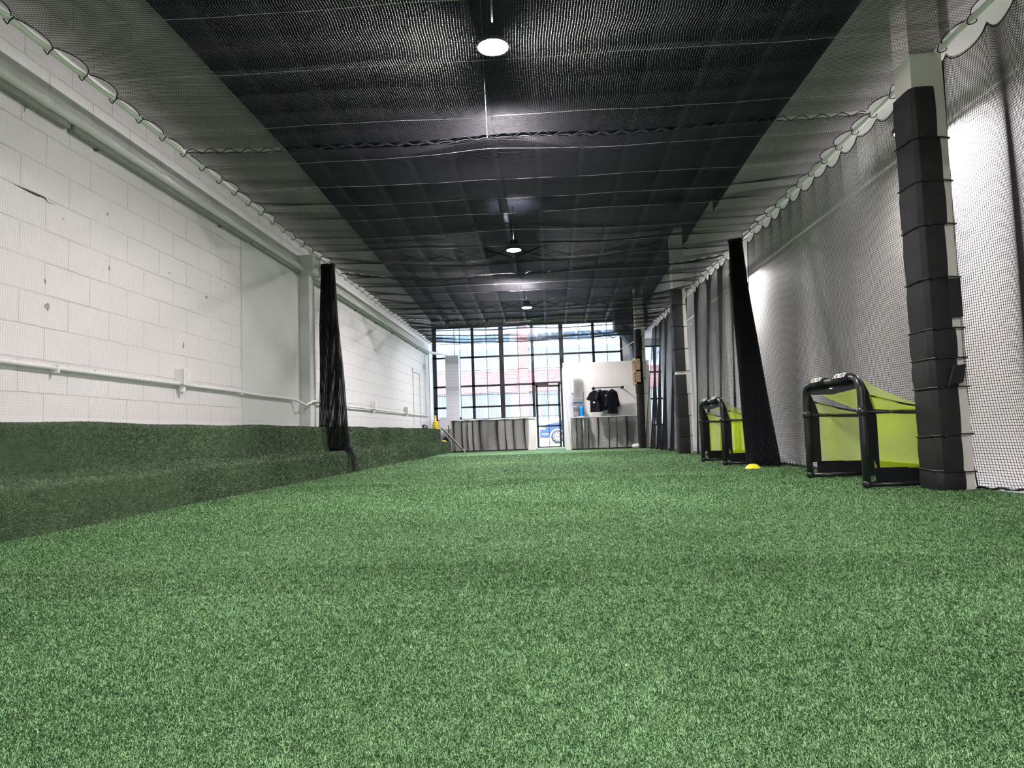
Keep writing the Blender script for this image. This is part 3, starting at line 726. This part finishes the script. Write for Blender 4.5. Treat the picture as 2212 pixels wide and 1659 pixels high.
# yellow discs
def disc(loc, lab, m='yellow2', s=1):
    x, y, z = loc
    o = obj('disc_cone', MB().lathe([(.082*s,0),(.080*s,.006),(.055*s,.030*s),(.035*s,.044*s),(.022*s,.046*s),(.020*s,.043*s),(.05*s,.028*s),(.075*s,.003)], (x,y,z), 28), m, smooth=True)
    tag(o, lab, 'training cone', 'yellow dome cones'); return o
disc((2.01, 7.12, 0), 'yellow dome cone on the turf beside the gathered net and smaller goal')
disc((-2.60, 16.9, Z1), 'pale yellow dome cone on the lower bench level at its far end')

# ------------------------------------------------------------------ things at the far end of the bench
yb = 16.9
x0, _ = PX(941, 925, yb)
cs = thing('cone_stack', 'stack of tall yellow cones on the upper bench level at its far end', 'cone stack', (x0, yb, Z2))
for k in range(3):
    z = Z2+.045*k
    obj('cone', MB().lathe([(.082,z),(.082,z+.012),(.070,z+.02),(.066,z+.06),(.075,z+.075),(.055,z+.10)] , (x0,yb,0), 20), 'yellow', cs, smooth=True)
obj('cone', MB().lathe([(.055,Z2+.17),(.03,Z2+.20),(.024,Z2+.30),(.020,Z2+.34),(.001,Z2+.345)], (x0,yb,0), 20), 'yellow', cs, smooth=True)
obj('cap', MB().lathe([(.024,Z2+.34),(.026,Z2+.42),(.001,Z2+.425)], (x0,yb,0), 14), 'black', cs, smooth=True)
x1 = x0-.17
fr = thing('foam_roller', 'dark grey hollow foam roller lying left of the yellow cone stack', 'foam roller', (x1, 16.7, Z2+.06))
obj('roller_tube', MB().lathe([(.058,0),(.06,.28),(.045,.28),(.036,.26),(.036,.02),(.045,0),(.058,0)], (x1-.06,16.55,Z2+.06), 24, 'Y', False), 'greyroll', fr, smooth=True)
st = thing('leaning_pole', 'black and red pole leaning from the bench down to the floor', 'pole', (-2.3, 16.9, 0))
obj('pole_shaft', MB().tube([(-2.70,17.12,.62),(-2.35,16.98,.27),(-2.12,16.88,.015)], .013, 8), 'stick', st)
obj('red_grip', MB().tube([(-2.44,17.02,.36),(-2.36,16.99,.28)], .0165, 8), 'red', st)
st = thing('leaning_pole', 'white-edged black pole leaning parallel beside the red-gripped one', 'pole', (-2.25, 16.95, 0))
obj('pole_shaft', MB().tube([(-2.72,17.18,.69),(-2.10,16.95,.015)], .008, 8), 'pipe', st)
st = thing('dark_bag', 'black bag slumped behind the pale yellow dome cone', 'bag', (-2.6, 17.4, 0))
obj('bag_body', MB().lathe([(.09,0),(.12,.06),(.12,.22),(.07,.34),(.02,.40)], (-2.64,17.40,0), 14), 'fabric', st, smooth=True)
obj('bag_handle', MB().tube([(-2.56,17.40,.36),(-2.55,17.40,.6),(-2.56,17.4,.68)], .012, 8), 'stick', st)

# ------------------------------------------------------------------ far end: storefront
def X18(px, py=850): return PX(px, py, YF)[0]
def Z18(px, py): return PX(px, py, YF)[1]
ztop = 3.30
xw0, xw1 = X18(937), X18(1342, 740)
zsill = Z18(1100, 903); zdoor = Z18(1186, 828)
h1 = Z18(1120, 768); h2 = zdoor; h3 = Z18(1120, 876)
xm = [X18(1023.5), X18(1086), X18(1153), X18(1216), X18(1281, 740)]     # heavy mullions
th = .05
w1 = thing('window_1', None, None, ((xw0+xm[3])/2, YF, zsill)); w1['kind'] = 'structure'
w1['label'] = 'tall black-framed storefront window filling the far end'; w1['category'] = 'window'
fmb = MB()
def vbar(m_, x, w, z0, z1, d=.06): m_.box(x-w/2, x+w/2, YF-d/2, YF+d/2, z0, z1)
def hbar(m_, x0, x1, z, w, d=.06): m_.box(x0, x1, YF-d/2, YF+d/2, z-w/2, z+w/2)
vbar(fmb, xw0+.05, .10, zsill-.05, ztop); vbar(fmb, xm[0], .075, zsill-.05, ztop); vbar(fmb, xm[1], .12, zsill-.05, ztop, .12)
vbar(fmb, xm[2], .075, zsill-.05, ztop); vbar(fmb, xm[3], .11, 0, ztop, .12); vbar(fmb, xm[4], .07, 1.9, ztop); vbar(fmb, xw1, .08, 1.9, ztop)
for (a, b) in ((xw0, xm[3]),): 
    hbar(fmb, a, xw1, h1, .05); hbar(fmb, a, xm[2], h2, .055); hbar(fmb, a, xm[2], h3, .05); hbar(fmb, a, xm[2], zsill, .04); hbar(fmb, a, xw1, ztop, .08)
hbar(fmb, xm[2], xm[3], h2, .08)
obj('window_frame', fmb, 'winframe', w1)
mmb = MB(); q = .014
cols_ = [xw0+.1] + xm + [xw1]
mids = [(xw0+.1+xm[0])/2, X18(996), X18(1054), X18(1122), X18(1185), X18(1250,740), X18(1311,740)]
for i, x in enumerate(mids):
    zb = h2 if x > xm[2] and x < xm[3] else (1.9 if x > xm[3] else zsill)
    mmb.box(x-q/2, x+q/2, YF-.015, YF+.015, zb, ztop)
zr = [Z18(1120, 797), Z18(1120, 850), Z18(1120, 738)]
for z in zr: mmb.box(xw0, xm[2] if z < h2 else xw1, YF-.014, YF+.014, z-q/2, z+q/2)
obj('muntin', mmb, 'winframe', w1)
edges = [xw0+.1, xm[0], xm[1], xm[2], xm[3], xm[4], xw1]
for i in range(6):
    zb = zsill if i < 3 else (h2 if i == 3 else 1.9)
    obj('pane', MB().box(edges[i], edges[i+1], YF-.003, YF+.003, zb, ztop), 'glass', w1)
w2 = thing('window_2', 'black-framed window at the end of the lane behind the side net', 'window', (2.9, YF, .5)); w2['kind'] = 'structure'
fm2 = MB()
for x in (2.47, 2.78, 3.10): vbar(fm2, x, .045, .5, 2.6)
for z in (.52, 1.2, 1.9, 2.58): hbar(fm2, 2.45, 3.2, z, .045)
obj('window_frame', fm2, 'winframe', w2)
obj('pane', MB().box(2.45, 3.2, YF-.003, YF+.003, .5, 2.6), 'glass', w2)
# door
d0, d1 = xm[2]+.045, xm[3]-.07
dr = thing('door_1', None, None, ((d0+d1)/2, YF, 0)); dr['kind'] = 'structure'; dr['label'] = 'black-framed glass entrance door'; dr['category'] = 'door'
zt = zdoor-.04; zz0 = Z18(1190, 967)
dmb = MB(); vbar(dmb, d0+.03, .06, zz0, zt); vbar(dmb, d1-.03, .06, zz0, zt); hbar(dmb, d0, d1, zt-.03, .05); hbar(dmb, d0, d1, zz0+.02, .04)
hbar(dmb, d0, d1, Z18(1190, 875), .05); hbar(dmb, d0, d1, Z18(1190, 920), .045)
obj('door_frame', dmb, 'winframe', dr)
mm = MB(); xmid = (d0+d1)/2; mm.box(xmid-.008, xmid+.008, YF-.012, YF+.012, zz0, zt)
for py in (852, 898, 944): z = Z18(1190, py); mm.box(d0, d1, YF-.012, YF+.012, z-.006, z+.006)
obj('muntin', mm, 'winframe', dr); obj('pane', MB().box(d0, d1, YF-.003, YF+.003, zz0, zt), 'glass', dr)
obj('door_closer', MB().box(d0+.35, d0+.60, YF-.10, YF-.035, zt-.01, zt+.04), 'paper', dr, bevel=.005)
# masonry around the glazing
mb = MB().box(XL-.25, XL+.0, YF-.62, YF+.1, -.05, 4.1)
mb.box(xw0, xm[2]+.02, YF-.06, YF+.08, -.05, zsill-.02)
mb.box(XL-.25, 3.5, YF-.06, YF+.08, ztop+.03, 4.1).box(xw1+.02, 2.45, YF-.06, YF+.08, -.05, 4.1).box(2.45, 3.5, YF-.06, YF+.08, -.05, .5).box(2.45, 3.5, YF-.06, YF+.08, 2.6, 4.1).box(xm[3]+.07, xw1+.04, YF-.06, YF+.08, -.05, 1.9)
mb.box(XL-.25, xw0-.0, YF-.6, YF+.1, -.05, 4.1)
struct('wall_front', mb, 'white', 'white wall around the storefront glazing', 'wall')
struct('trim_4', MB().box(d0-.05, d1+.1, YF-.45, YF-.05, -.02, .02), 'walk', 'pale threshold slab in front of the glass door', 'threshold')
tag(obj('door_mat', MB().box(d0+.01, d1+.05, YF-.18, YF-.06, .02, .035), 'turf'), 'strip of green turf at the foot of the glass door', 'mat')

# painted brick pillar at the left of the window
yp = 17.75
xa, xb = PX(963, 850, yp)[0], PX(992, 850, yp)[0]
pl = thing('brick_pillar', 'short white painted brick pillar before the left end of the window', 'pillar', ((xa+xb)/2, yp, 0))
obj('pillar_shaft', MB().box(xa, xb, yp, yp+.3, 0, PX(975, 768, yp)[1]), 'pillarblock', pl, bevel=.006)
obj('pillar_base', MB().box(PX(948, 900, yp)[0], xb, yp-.02, yp+.3, 0, PX(975, 901, yp)[1]), 'pillarblock', pl, bevel=.006)

# low wall with draped net, left of the door
yl = 17.3
xl0, xl1 = PX(974, 940, yl)[0], PX(1157, 940, yl)[0]; zl = PX(1060, 905, yl)[1]
lw = thing('low_wall', 'low white wall under the window, left of the door', 'low wall', ((xl0+xl1)/2, yl+.1, 0))
obj('wall_body', MB().box(xl0, xl1, yl, yl+.16, 0, zl-.03), 'white', lw); obj('coping', MB().box(xl0-.01, xl1+.02, yl-.03, yl+.2, zl-.03, zl+.01), 'pipe', lw, bevel=.004)
def drape(name, lab, x0, x1, y, ztop_, gath, k, a, seed, dens=.0163):
    Lc = (x1-x0)*gath
    def fn(U, W):
        s = U/Lc; d = W/ztop_; xb_ = x0+(x1-x0)*s
        ph = xb_*k+1.6*np.sin(xb_*3.1+seed)+.9*np.sin(xb_*7.3+seed*2)+.35*np.sin(W*3+seed)
        x = xb_+(gath-1)*.55/k*np.sin(ph*2)*(.6+.4*d); yv = y - .02 - a*(.5+.5*np.sin(ph))*(.4+.6*d)
        return np.stack([x, yv, np.maximum(ztop_-W, .012)], -1)
    th = thing(name, lab, 'net', ((x0+x1)/2, y, 0))
    net('netting', fn, Lc, ztop_-.005, 'net', th, r=.0019, su=.02, sv=.1, cell=dens)
    obj('top_pole', MB().tube([(x0-.02, y-.02, ztop_+.005), (x1+.02, y-.02, ztop_+.005)], .012, 8), 'inkg', th)
    U = np.linspace(0, Lc, 200); P = fn(U, np.full_like(U, ztop_-.01)); P[:,2] = .018; obj('hem_rope', MB().tube([tuple(p) for p in P], .016, 6), 'net', th)
    return th
drape('draped_net', 'black net draped over the low wall left of the door', xl0+.01, PX(1143, 940, yl)[0], yl, zl-.015, 2.4, 15, .05, 1)
# partition on the right
ypn = 16.25
xp0, xp1 = PX(1219, 850, ypn)[0], 2.35; zp = PX(1290, 782, ypn)[1]
pt = thing('partition_wall', 'white partition to the right of the door with shirts hanging on it', 'partition', ((xp0+xp1)/2, ypn, 0))
obj('partition_panel', MB().box(xp0, xp1, ypn, ypn+.12, 0, zp).box(xp0, xp0+.12, ypn+.12, YF-.1, 0, zp), 'white', pt)
ycn = 15.95
zc_ = PX(1300, 901, ycn)[1]
drape('draped_net', 'black net hanging from a pole in front of the white partition', PX(1237, 930, ycn)[0], PX(1386, 930, ycn)[0], ycn, zc_, 2.4, 15, .06, 4)
# white voile at the partition's left edge
vn = thing('voile_curtain', 'gathered white voile hanging at the left edge of the partition', 'curtain', (xp0+.05, ypn-.1, 0))
obj('curtain_cloth', MB().grid(lambda u, v: (xp0-.02+.18*u+.12*v**2*(1)+.015*math.sin(u*25), ypn-.29-.04*math.sin(u*22+v*2), zp-.02-(zp-.04)*v), 40, 16), 'voile', vn, smooth=True, fixn=False)
# clothes rail with shirts
yr = ypn-.22
ra, rb = PX(1282, 838.5, yr), PX(1345, 835.5, yr)
zr_ = (ra[1]+rb[1])/2
cr = thing('clothes_rail', 'black pipe clothes rail fixed to the white partition', 'clothes rail', ((ra[0]+rb[0])/2, yr, zr_))
obj('rail_pipe', MB().tube([(ra[0],yr,zr_),(rb[0],yr,zr_)], .011, 10), 'black', cr, smooth=True)
for x in (ra[0], rb[0]):
    obj('elbow', MB().lathe([(.001,-.03),(.022,-.022),(.03,0),(.022,.022),(.001,.03)], (x,yr,zr_), 14), 'black', cr, smooth=True)
    obj('arm', MB().tube([(x,yr,zr_),(x,ypn,zr_)], .011, 10).lathe([(.03,-.012),(.03,0)], (x,ypn,zr_), 14, 'Y'), 'black', cr, smooth=True)
def make_shirt(lab, px, w, tilt, zb, hood=False, longs=False):
    x, _ = PX(px, 870, yr); z0 = zr_-.055
    t_ = thing('hanging_shirt', lab, 'shirt', (x, yr, z0), None)
    h = zb; ca, sa = math.cos(tilt), math.sin(tilt)
    prof = [(-.05,-.005),(-.13*w,-.05),(-.22*w,-.20),(-.155*w,-.235),(-.13*w,-.16),(-.135*w,-h),(.135*w,-h),(.13*w,-.16),(.155*w,-.235),(.22*w,-.20),(.13*w,-.05),(.05,-.005)]
    if longs: prof = [(-.05,-.005),(-.13*w,-.05),(-.20*w,-.38),(-.15*w,-.40),(-.12*w,-.16),(-.13*w,-h),(.13*w,-h),(.12*w,-.16),(.15*w,-.40),(.20*w,-.38),(.13*w,-.05),(.05,-.005)]
    m_ = MB(); n = len(prof)
    cen = (0, -h*.5)
    ring = []
    for k, sc, dy in ((0,.93,-.032),(1,1.0,-.012),(2,1.0,.012),(3,.93,.032)):
        for (a, b) in prof:
            aa = cen[0]+(a-cen[0])*sc; bb = cen[1]+(b-cen[1])*(1-(1-sc)*.4); dyy = dy
            ring.append((x+aa*ca-dyy*sa, yr+aa*sa+dyy*ca, z0+bb))
    fs = [(k*n+i, k*n+(i+1)%n, (k+1)*n+(i+1)%n, (k+1)*n+i) for k in range(3) for i in range(n)] + [tuple(range(n-1,-1,-1)), tuple(3*n+i for i in range(n))]
    obj('shirt_body', MB().add(ring, fs), 'shirt', t_)
    hk = obj('hanger', MB().tube([(x,yr,z0),(x,yr,z0+.03),(x+.008,yr,zr_+.014),(x-.004,yr,zr_+.018),(x-.012,yr,zr_+.008)], .003, 6).tube([(x-.10*ca,yr-.10*sa,z0-.035),(x,yr,z0),(x+.10*ca,yr+.10*sa,z0-.035)], .005, 6), 'pipe', t_)
    if hood: obj('hood', MB().lathe([(.001,.05),(.035,.035),(.05,0),(.045,-.05),(.02,-.07)], (x-.0,yr-.01,z0-.03), 14), 'shirt', t_, smooth=True)
    return t_
s1 = make_shirt('black short-sleeved shirt, leftmost on the clothes rail', 1287, 1.0, .15, .50)
obj('sleeve_mark', MB().box(PX(1284,868,yr)[0]-.035, PX(1284,868,yr)[0]+.01, yr-.06, yr-.055, PX(1284,871,yr)[1], PX(1284,868,yr)[1]), 'lettering', s1)
make_shirt('dark hooded top tucked behind the leftmost shirt', 1297, .85, .9, .48, hood=True)
s3 = make_shirt('black shirt with small white chest mark in the middle of the rail', 1308, 1.0, .25, .46)
xq, zq = PX(1308, 854.5, yr)
obj('chest_mark', MB().box(xq-.012, xq+.012, yr-.045, yr-.04, zq-.01, zq+.01), 'lettering', s3)
make_shirt('black long-sleeved hoodie, rightmost on the clothes rail', 1323, .95, .35, .55, hood=True, longs=True)
xe = PX(1333, 845, yr)[0]
tag(obj('empty_hanger', MB().tube([(xe,yr,zr_+.014),(xe+.004,yr,zr_-.05),(xe-.06,yr,zr_-.10),(xe+.06,yr,zr_-.10),(xe+.004,yr,zr_-.05)], .003, 5), 'pipe'), 'empty wire hanger at the right of the clothes rail', 'hanger')
# notice, tray and blue bottle
yn = ypn-.01
a = PX(1233, 846, yn); b = PX(1259, 868, yn)
nt_ = thing('notice_board', 'white notice with blue corner mark above the blue bottle', 'notice', (a[0], yn, b[1]))
obj('sheet', MB().box(a[0], b[0], yn-.02, yn, b[1], a[1]), 'paper', nt_)
obj('corner_mark', MB().box(a[0]+.005, a[0]+.045, yn-.024, yn-.02, a[1]-.075, a[1]-.035), 'inkb', nt_)
lm = MB()
for k in range(3): lm.box(a[0]+.06, b[0]-.03-.03*(k % 2), yn-.023, yn-.02, a[1]-.06-.035*k, a[1]-.05-.035*k)
obj('print_line', lm, 'ink', nt_)
lm = MB()
for k in range(9): lm.box(a[0]+.03+.027*k, a[0]+.045+.027*k, yn-.023, yn-.02, b[1]+.03, b[1]+.055+.01*(k % 2))
obj('print_row', lm, 'inkg', nt_)
obj('bottom_band', MB().box(a[0]-.02, b[0]+.005, yn-.024, yn, b[1]-.018, b[1]), 'inkb', nt_)
bs = PX(1255, 899, ypn-.12)
sh = thing('counter_shelf', 'narrow white shelf on the partition holding the blue bottle', 'shelf', (bs[0]-.1, ypn-.1, bs[1]))
obj('shelf_board', MB().box(bs[0]-.24, bs[0]+.07, ypn-.22, ypn, bs[1]-.03, bs[1]), 'white', sh)
obj('shelf_leg', MB().box(bs[0]-.23, bs[0]-.20, ypn-.2, ypn-.17, 0, bs[1]-.03).box(bs[0]+.03, bs[0]+.06, ypn-.2, ypn-.17, 0, bs[1]-.03), 'white', sh)
xbq = PX(1256.5, 885, ypn-.12)[0]
bt = thing('blue_bottle', 'bright blue bottle standing on the shelf by the partition', 'bottle', (xbq, ypn-.12, bs[1]))
obj('bottle_body', MB().lathe([(.045,0),(.05,.01),(.05,.20),(.045,.225),(.001,.228)], (xbq,ypn-.12,bs[1]), 20), 'blue', bt, smooth=True)
obj('bottle_cap', MB().lathe([(.04,.228),(.04,.245),(.001,.247)], (xbq,ypn-.12,bs[1]), 20), 'inkb', bt, smooth=True)
bw = PX(1244, 885, ypn-.12)
bg = thing('grey_bin', 'small grey-and-white tub left of the blue bottle', 'tub', (bw[0], ypn-.12, bs[1]))
obj('tub_body', MB().lathe([(.06,0),(.065,.11)], (bw[0],ypn-.12,bs[1]), 20), 'paper', bg, smooth=True)
obj('tub_top', MB().lathe([(.068,.11),(.075,.20),(.06,.21),(.001,.21)], (bw[0],ypn-.12,bs[1]), 20), 'inkg', bg, smooth=True)
# wooden crate shelf
p0, p1 = (1.80, 15.9), (1.86, 16.24)
zc0, zc1 = PX(1374, 831, 16.0)[1], PX(1374, 776, 16.0)[1]
xk0 = PX(1366, 800, 16.2)[0]; 
ck = thing('wooden_crate', 'tan slatted wooden crate fixed high between partition and farthest column', 'crate', (xk0+.1, 16.1, zc0))
cm = MB(); yk0, yk1 = 15.55, 16.2; xk1 = xk0+.03
obj('back_board', MB().box(xk0+.10, xk0+.12, yk0, yk1, zc0, zc1), 'woodd', ck)
for i, y in enumerate((yk0, yk0+.3, yk1-.03)): obj('crate_upright', MB().box(xk0, xk0+.12, y, y+.03, zc0, zc1), 'wood', ck)
for i, z in enumerate((zc0, (zc0+zc1)/2-.02, zc1-.03)): obj('crate_shelf', MB().box(xk0, xk0+.12, yk0, yk1, z, z+.03), 'wood', ck)
# ducts in the far right corner
du = thing('air_duct', 'dark boxy air duct angled down in the far right corner', 'duct', (2.0, 17.2, 2.6))
q0 = PX(1335, 708, 17.4); q1 = PX(1372, 745, 17.4); q2 = PX(1378, 782, 17.4)
obj('duct_body', MB().tube([(q0[0],17.4,q0[1]+.1),(q0[0]+.12,17.4,q0[1]-.05),(q1[0],17.4,q1[1]),(q2[0],17.4,q2[1]-.2)], [.17,.17,.16,.15], 8), 'duct', du)
obj('duct_trunk', MB().box(q0[0]-.1, 2.5, 17.1, 17.8, 3.02, 3.4), 'duct', du)
st = thing('wall_bracket', 'thin white bracket arms beside the dark duct', 'bracket', (2.0, 17.0, 2.3))
a = PX(1342, 754, 17); b = PX(1380, 733, 17); c = PX(1380, 765, 17)
obj('bracket_arm', MB().tube([(a[0],17,a[1]),(b[0],16.6,b[1])], .012, 6), 'pipe', st); obj('bracket_post', MB().tube([(b[0],16.6,b[1]),(c[0],16.6,c[1]-.1)], .014, 6), 'pipe', st)
tag(obj('white_shoe_bag', MB().lathe([(.001,-.13),(.045,-.11),(.055,0),(.045,.1),(.001,.12)], (PX(1376,965,15.9)[0],15.75,.05), 14, 'X'), 'paper', smooth=True), 'small white bundle on the turf at the foot of the draped net', 'bundle')
# rough end of the net run at far left: short pipe strut
tag(obj('loose_cable', MB().tube([PX(1290,712,16.5)[0:1]+(16.5,)+PX(1290,712,16.5)[1:], PX(1305,724,16.5)[0:1]+(16.5,)+PX(1305,724,16.5)[1:], PX(1325,729,16.5)[0:1]+(16.5,)+PX(1325,729,16.5)[1:], PX(1342,722,16.5)[0:1]+(16.5,)+PX(1342,722,16.5)[1:]], .008, 6), 'black'), 'slack black cable looping in front of the upper right panes', 'cable')

# ------------------------------------------------------------------ outside
struct('trim_5', MB().box(-16, 16, YF+.08, 26.5, -.25, -.03), 'walk', 'bright pavement outside the storefront', 'pavement')
struct('trim_6', MB().box(-30, 30, 26.5, 38, -.3, -.085), 'street', 'pale street outside', 'street')
yfac = 38.0
def XF(px, py=850): return PX(px, py, yfac)[0]
def ZF(py, px=1150): return PX(px, py, yfac)[1]
fac = thing('street_building', 'red brick building with pale window bands across the street', 'building', (0, yfac, 0))
x_l, x_r = -16, 14
zb0, zb1 = ZF(845), ZF(799); 
obj('brick_base', MB().box(x_l, x_r, yfac, yfac+.4, -.3, ZF(905)), 'concrete', fac)
obj('brick_band', MB().box(x_l, x_r, yfac, yfac+.4, zb0, zb1), 'redbrick', fac)
obj('soldier_course', MB().box(x_l, x_r, yfac-.03, yfac+.02, ZF(845), ZF(838)), 'redbrick', fac)
obj('stone_sill', MB().box(x_l, x_r, yfac-.08, yfac+.4, zb1, ZF(792)), 'concrete', fac)
obj('brick_pier', MB().box(XF(1120), XF(1143), yfac-.12, yfac+.3, -.2, ZF(705)), 'redbrick', fac)
obj('brick_pier', MB().box(XF(1345), XF(1368), yfac-.12, yfac+.3, -.2, ZF(705)), 'redbrick', fac)
obj('brick_pier', MB().box(XF(895), XF(918), yfac-.12, yfac+.3, -.2, ZF(705)), 'redbrick', fac)
obj('stone_lintel', MB().box(x_l, x_r, yfac-.02, yfac+.4, ZF(750), ZF(736)), 'concrete', fac)
obj('upper_wall', MB().box(x_l, x_r, yfac+.3, yfac+.5, ZF(850), ZF(700)).box(x_l, x_r, yfac+.3, yfac+.5, -.3, ZF(850)), 'concrete', fac)
k = 0
for px in range(760, 1480, 29):
    if 1112 < px+13 < 1150 or 1340 < px+13 < 1372 or 890 < px+13 < 922: continue
    xx = XF(px); ww = XF(px+24)-xx
    up = obj('upper_window', MB().box(xx, xx+ww, yfac+.22, yfac+.3, ZF(786), ZF(754)), 'shopglass', fac)
    obj('sash_bar', MB().box(xx-.03, xx+ww+.03, yfac+.18, yfac+.26, ZF(771)-.03, ZF(771)+.03).box(xx-.04, xx+.03, yfac+.18, yfac+.26, ZF(788), ZF(752)).box(xx+ww*.48, xx+ww*.53, yfac+.18, yfac+.26, ZF(788), ZF(752)), 'bar', up)
    tp = obj('top_window', MB().box(xx, xx+ww, yfac+.22, yfac+.3, ZF(733), ZF(718)), 'shopglass', fac)
    lo = obj('lower_window', MB().box(xx, xx+ww, yfac+.2, yfac+.3, ZF(902), ZF(848)), 'shopglass', fac)
    gb = MB()
    for j in range(7): gb.box(xx+ww*j/6.5, xx+ww*j/6.5+.035, yfac+.12, yfac+.16, ZF(903), ZF(847))
    gb.box(xx, xx+ww, yfac+.12, yfac+.17, ZF(876)-.03, ZF(876)+.03)
    obj('window_bars', gb, 'bar', lo)
struct('trim_7', MB().box(-30, 30, 37.0, 38.3, -.3, -.0), 'walk', 'far pavement before the brick building', 'pavement')
# parked car
yc_ = 30.0; gz = -.085
xw_, zw_ = PX(1205, 943.5, yc_); Rw = .29
car = thing('parked_car', 'blue car parked in the street behind the glass door', 'car', (xw_+1.1, yc_+.7, gz))
prof = [(-.76,.28),(-.78,.50),(-.70,.72),(-.55,.80),(-.35,.86),(.05,.92),(.55,1.24),(1.0,1.32),(2.0,1.30),(2.6,1.18),(2.95,.92),(3.05,.75),(3.05,.35),(2.98,.25),(2.62,.22)]
arch2 = [(2.3+.35*math.cos(a), Rw+.35*math.sin(a)) for a in [k*PI/8 for k in range(9)]]
arch1 = [(0+.35*math.cos(a), Rw+.35*math.sin(a)) for a in [k*PI/8 for k in range(9)]]
poly = prof + arch2 + [(1.9,.20),(.4,.20)] + arch1 + [(-.4,.25)]
P_ = [(xw_+a, gz+b) for a, b in poly]
obj('car_body', MB().prism(P_, yc_, yc_+1.45, 'Y'), 'carpaint', car, bevel=.04)
obj('side_window', MB().prism([(xw_+a, gz+b) for a, b in ((.15,.90),(.6,1.19),(1.0,1.27),(1.35,1.27),(1.35,.90))], yc_-.006, yc_+.02, 'Y').prism([(xw_+a, gz+b) for a, b in ((1.42,.90),(1.42,1.27),(2.0,1.25),(2.5,1.14),(2.75,.92))], yc_-.006, yc_+.02, 'Y'), 'carglass', car)
obj('side_trim', MB().box(xw_-.70, xw_-.37, yc_-.012, yc_+.02, gz+.40, gz+.44).box(xw_+.4, xw_+1.9, yc_-.012, yc_+.02, gz+.30, gz+.36), 'alloy', car)
obj('headlamp', MB().box(xw_-.74, xw_-.52, yc_-.01, yc_+.03, gz+.62, gz+.70), 'alloy', car, bevel=.01)
for dx in (0, 2.3):
    wh = obj('wheel', MB().lathe([(.17,0),(Rw-.02,-.0),(Rw,.03),(Rw,.16),(.1,.18)], (xw_+dx, yc_-.015, gz+Rw), 30, 'Y'), 'tyre', car, smooth=True)
    rm = MB().lathe([(.205,-.012),(.21,-.005),(.20,.03),(.19,.03),(.19,-.012)], (xw_+dx, yc_-.01, gz+Rw), 30, 'Y', False)
    for j in range(10):
        a = 2*PI*j/10; c_, s_ = math.cos(a), math.sin(a); px_, pz_ = -s_, c_
        rm.add([(xw_+dx+c_*.03+px_*.022, yc_-.02, gz+Rw+s_*.03+pz_*.022), (xw_+dx+c_*.03-px_*.022, yc_-.02, gz+Rw+s_*.03-pz_*.022), (xw_+dx+c_*.2-px_*.026, yc_-.02, gz+Rw+s_*.2-pz_*.026), (xw_+dx+c_*.2+px_*.026, yc_-.02, gz+Rw+s_*.2+pz_*.026)], [(0,1,2,3)])
    rm.lathe([(.001,-.02),(.035,-.015),(.035,.0)], (xw_+dx, yc_-.01, gz+Rw), 16, 'Y')
    obj('rim', rm, 'alloy', wh)

# ------------------------------------------------------------------ world and view
w = D.worlds.new('world'); bpy.context.scene.world = w; w.use_nodes = True
bg_ = w.node_tree.nodes['Background']; bg_.inputs[0].default_value = (.80, .90, 1, 1); bg_.inputs[1].default_value = 8.0
sc_ = bpy.context.scene
sc_.view_settings.view_transform = 'Standard'; sc_.view_settings.look = 'None'; sc_.view_settings.gamma = 1; sc_.view_settings.use_curve_mapping = False
sc_.view_settings.exposure = 0
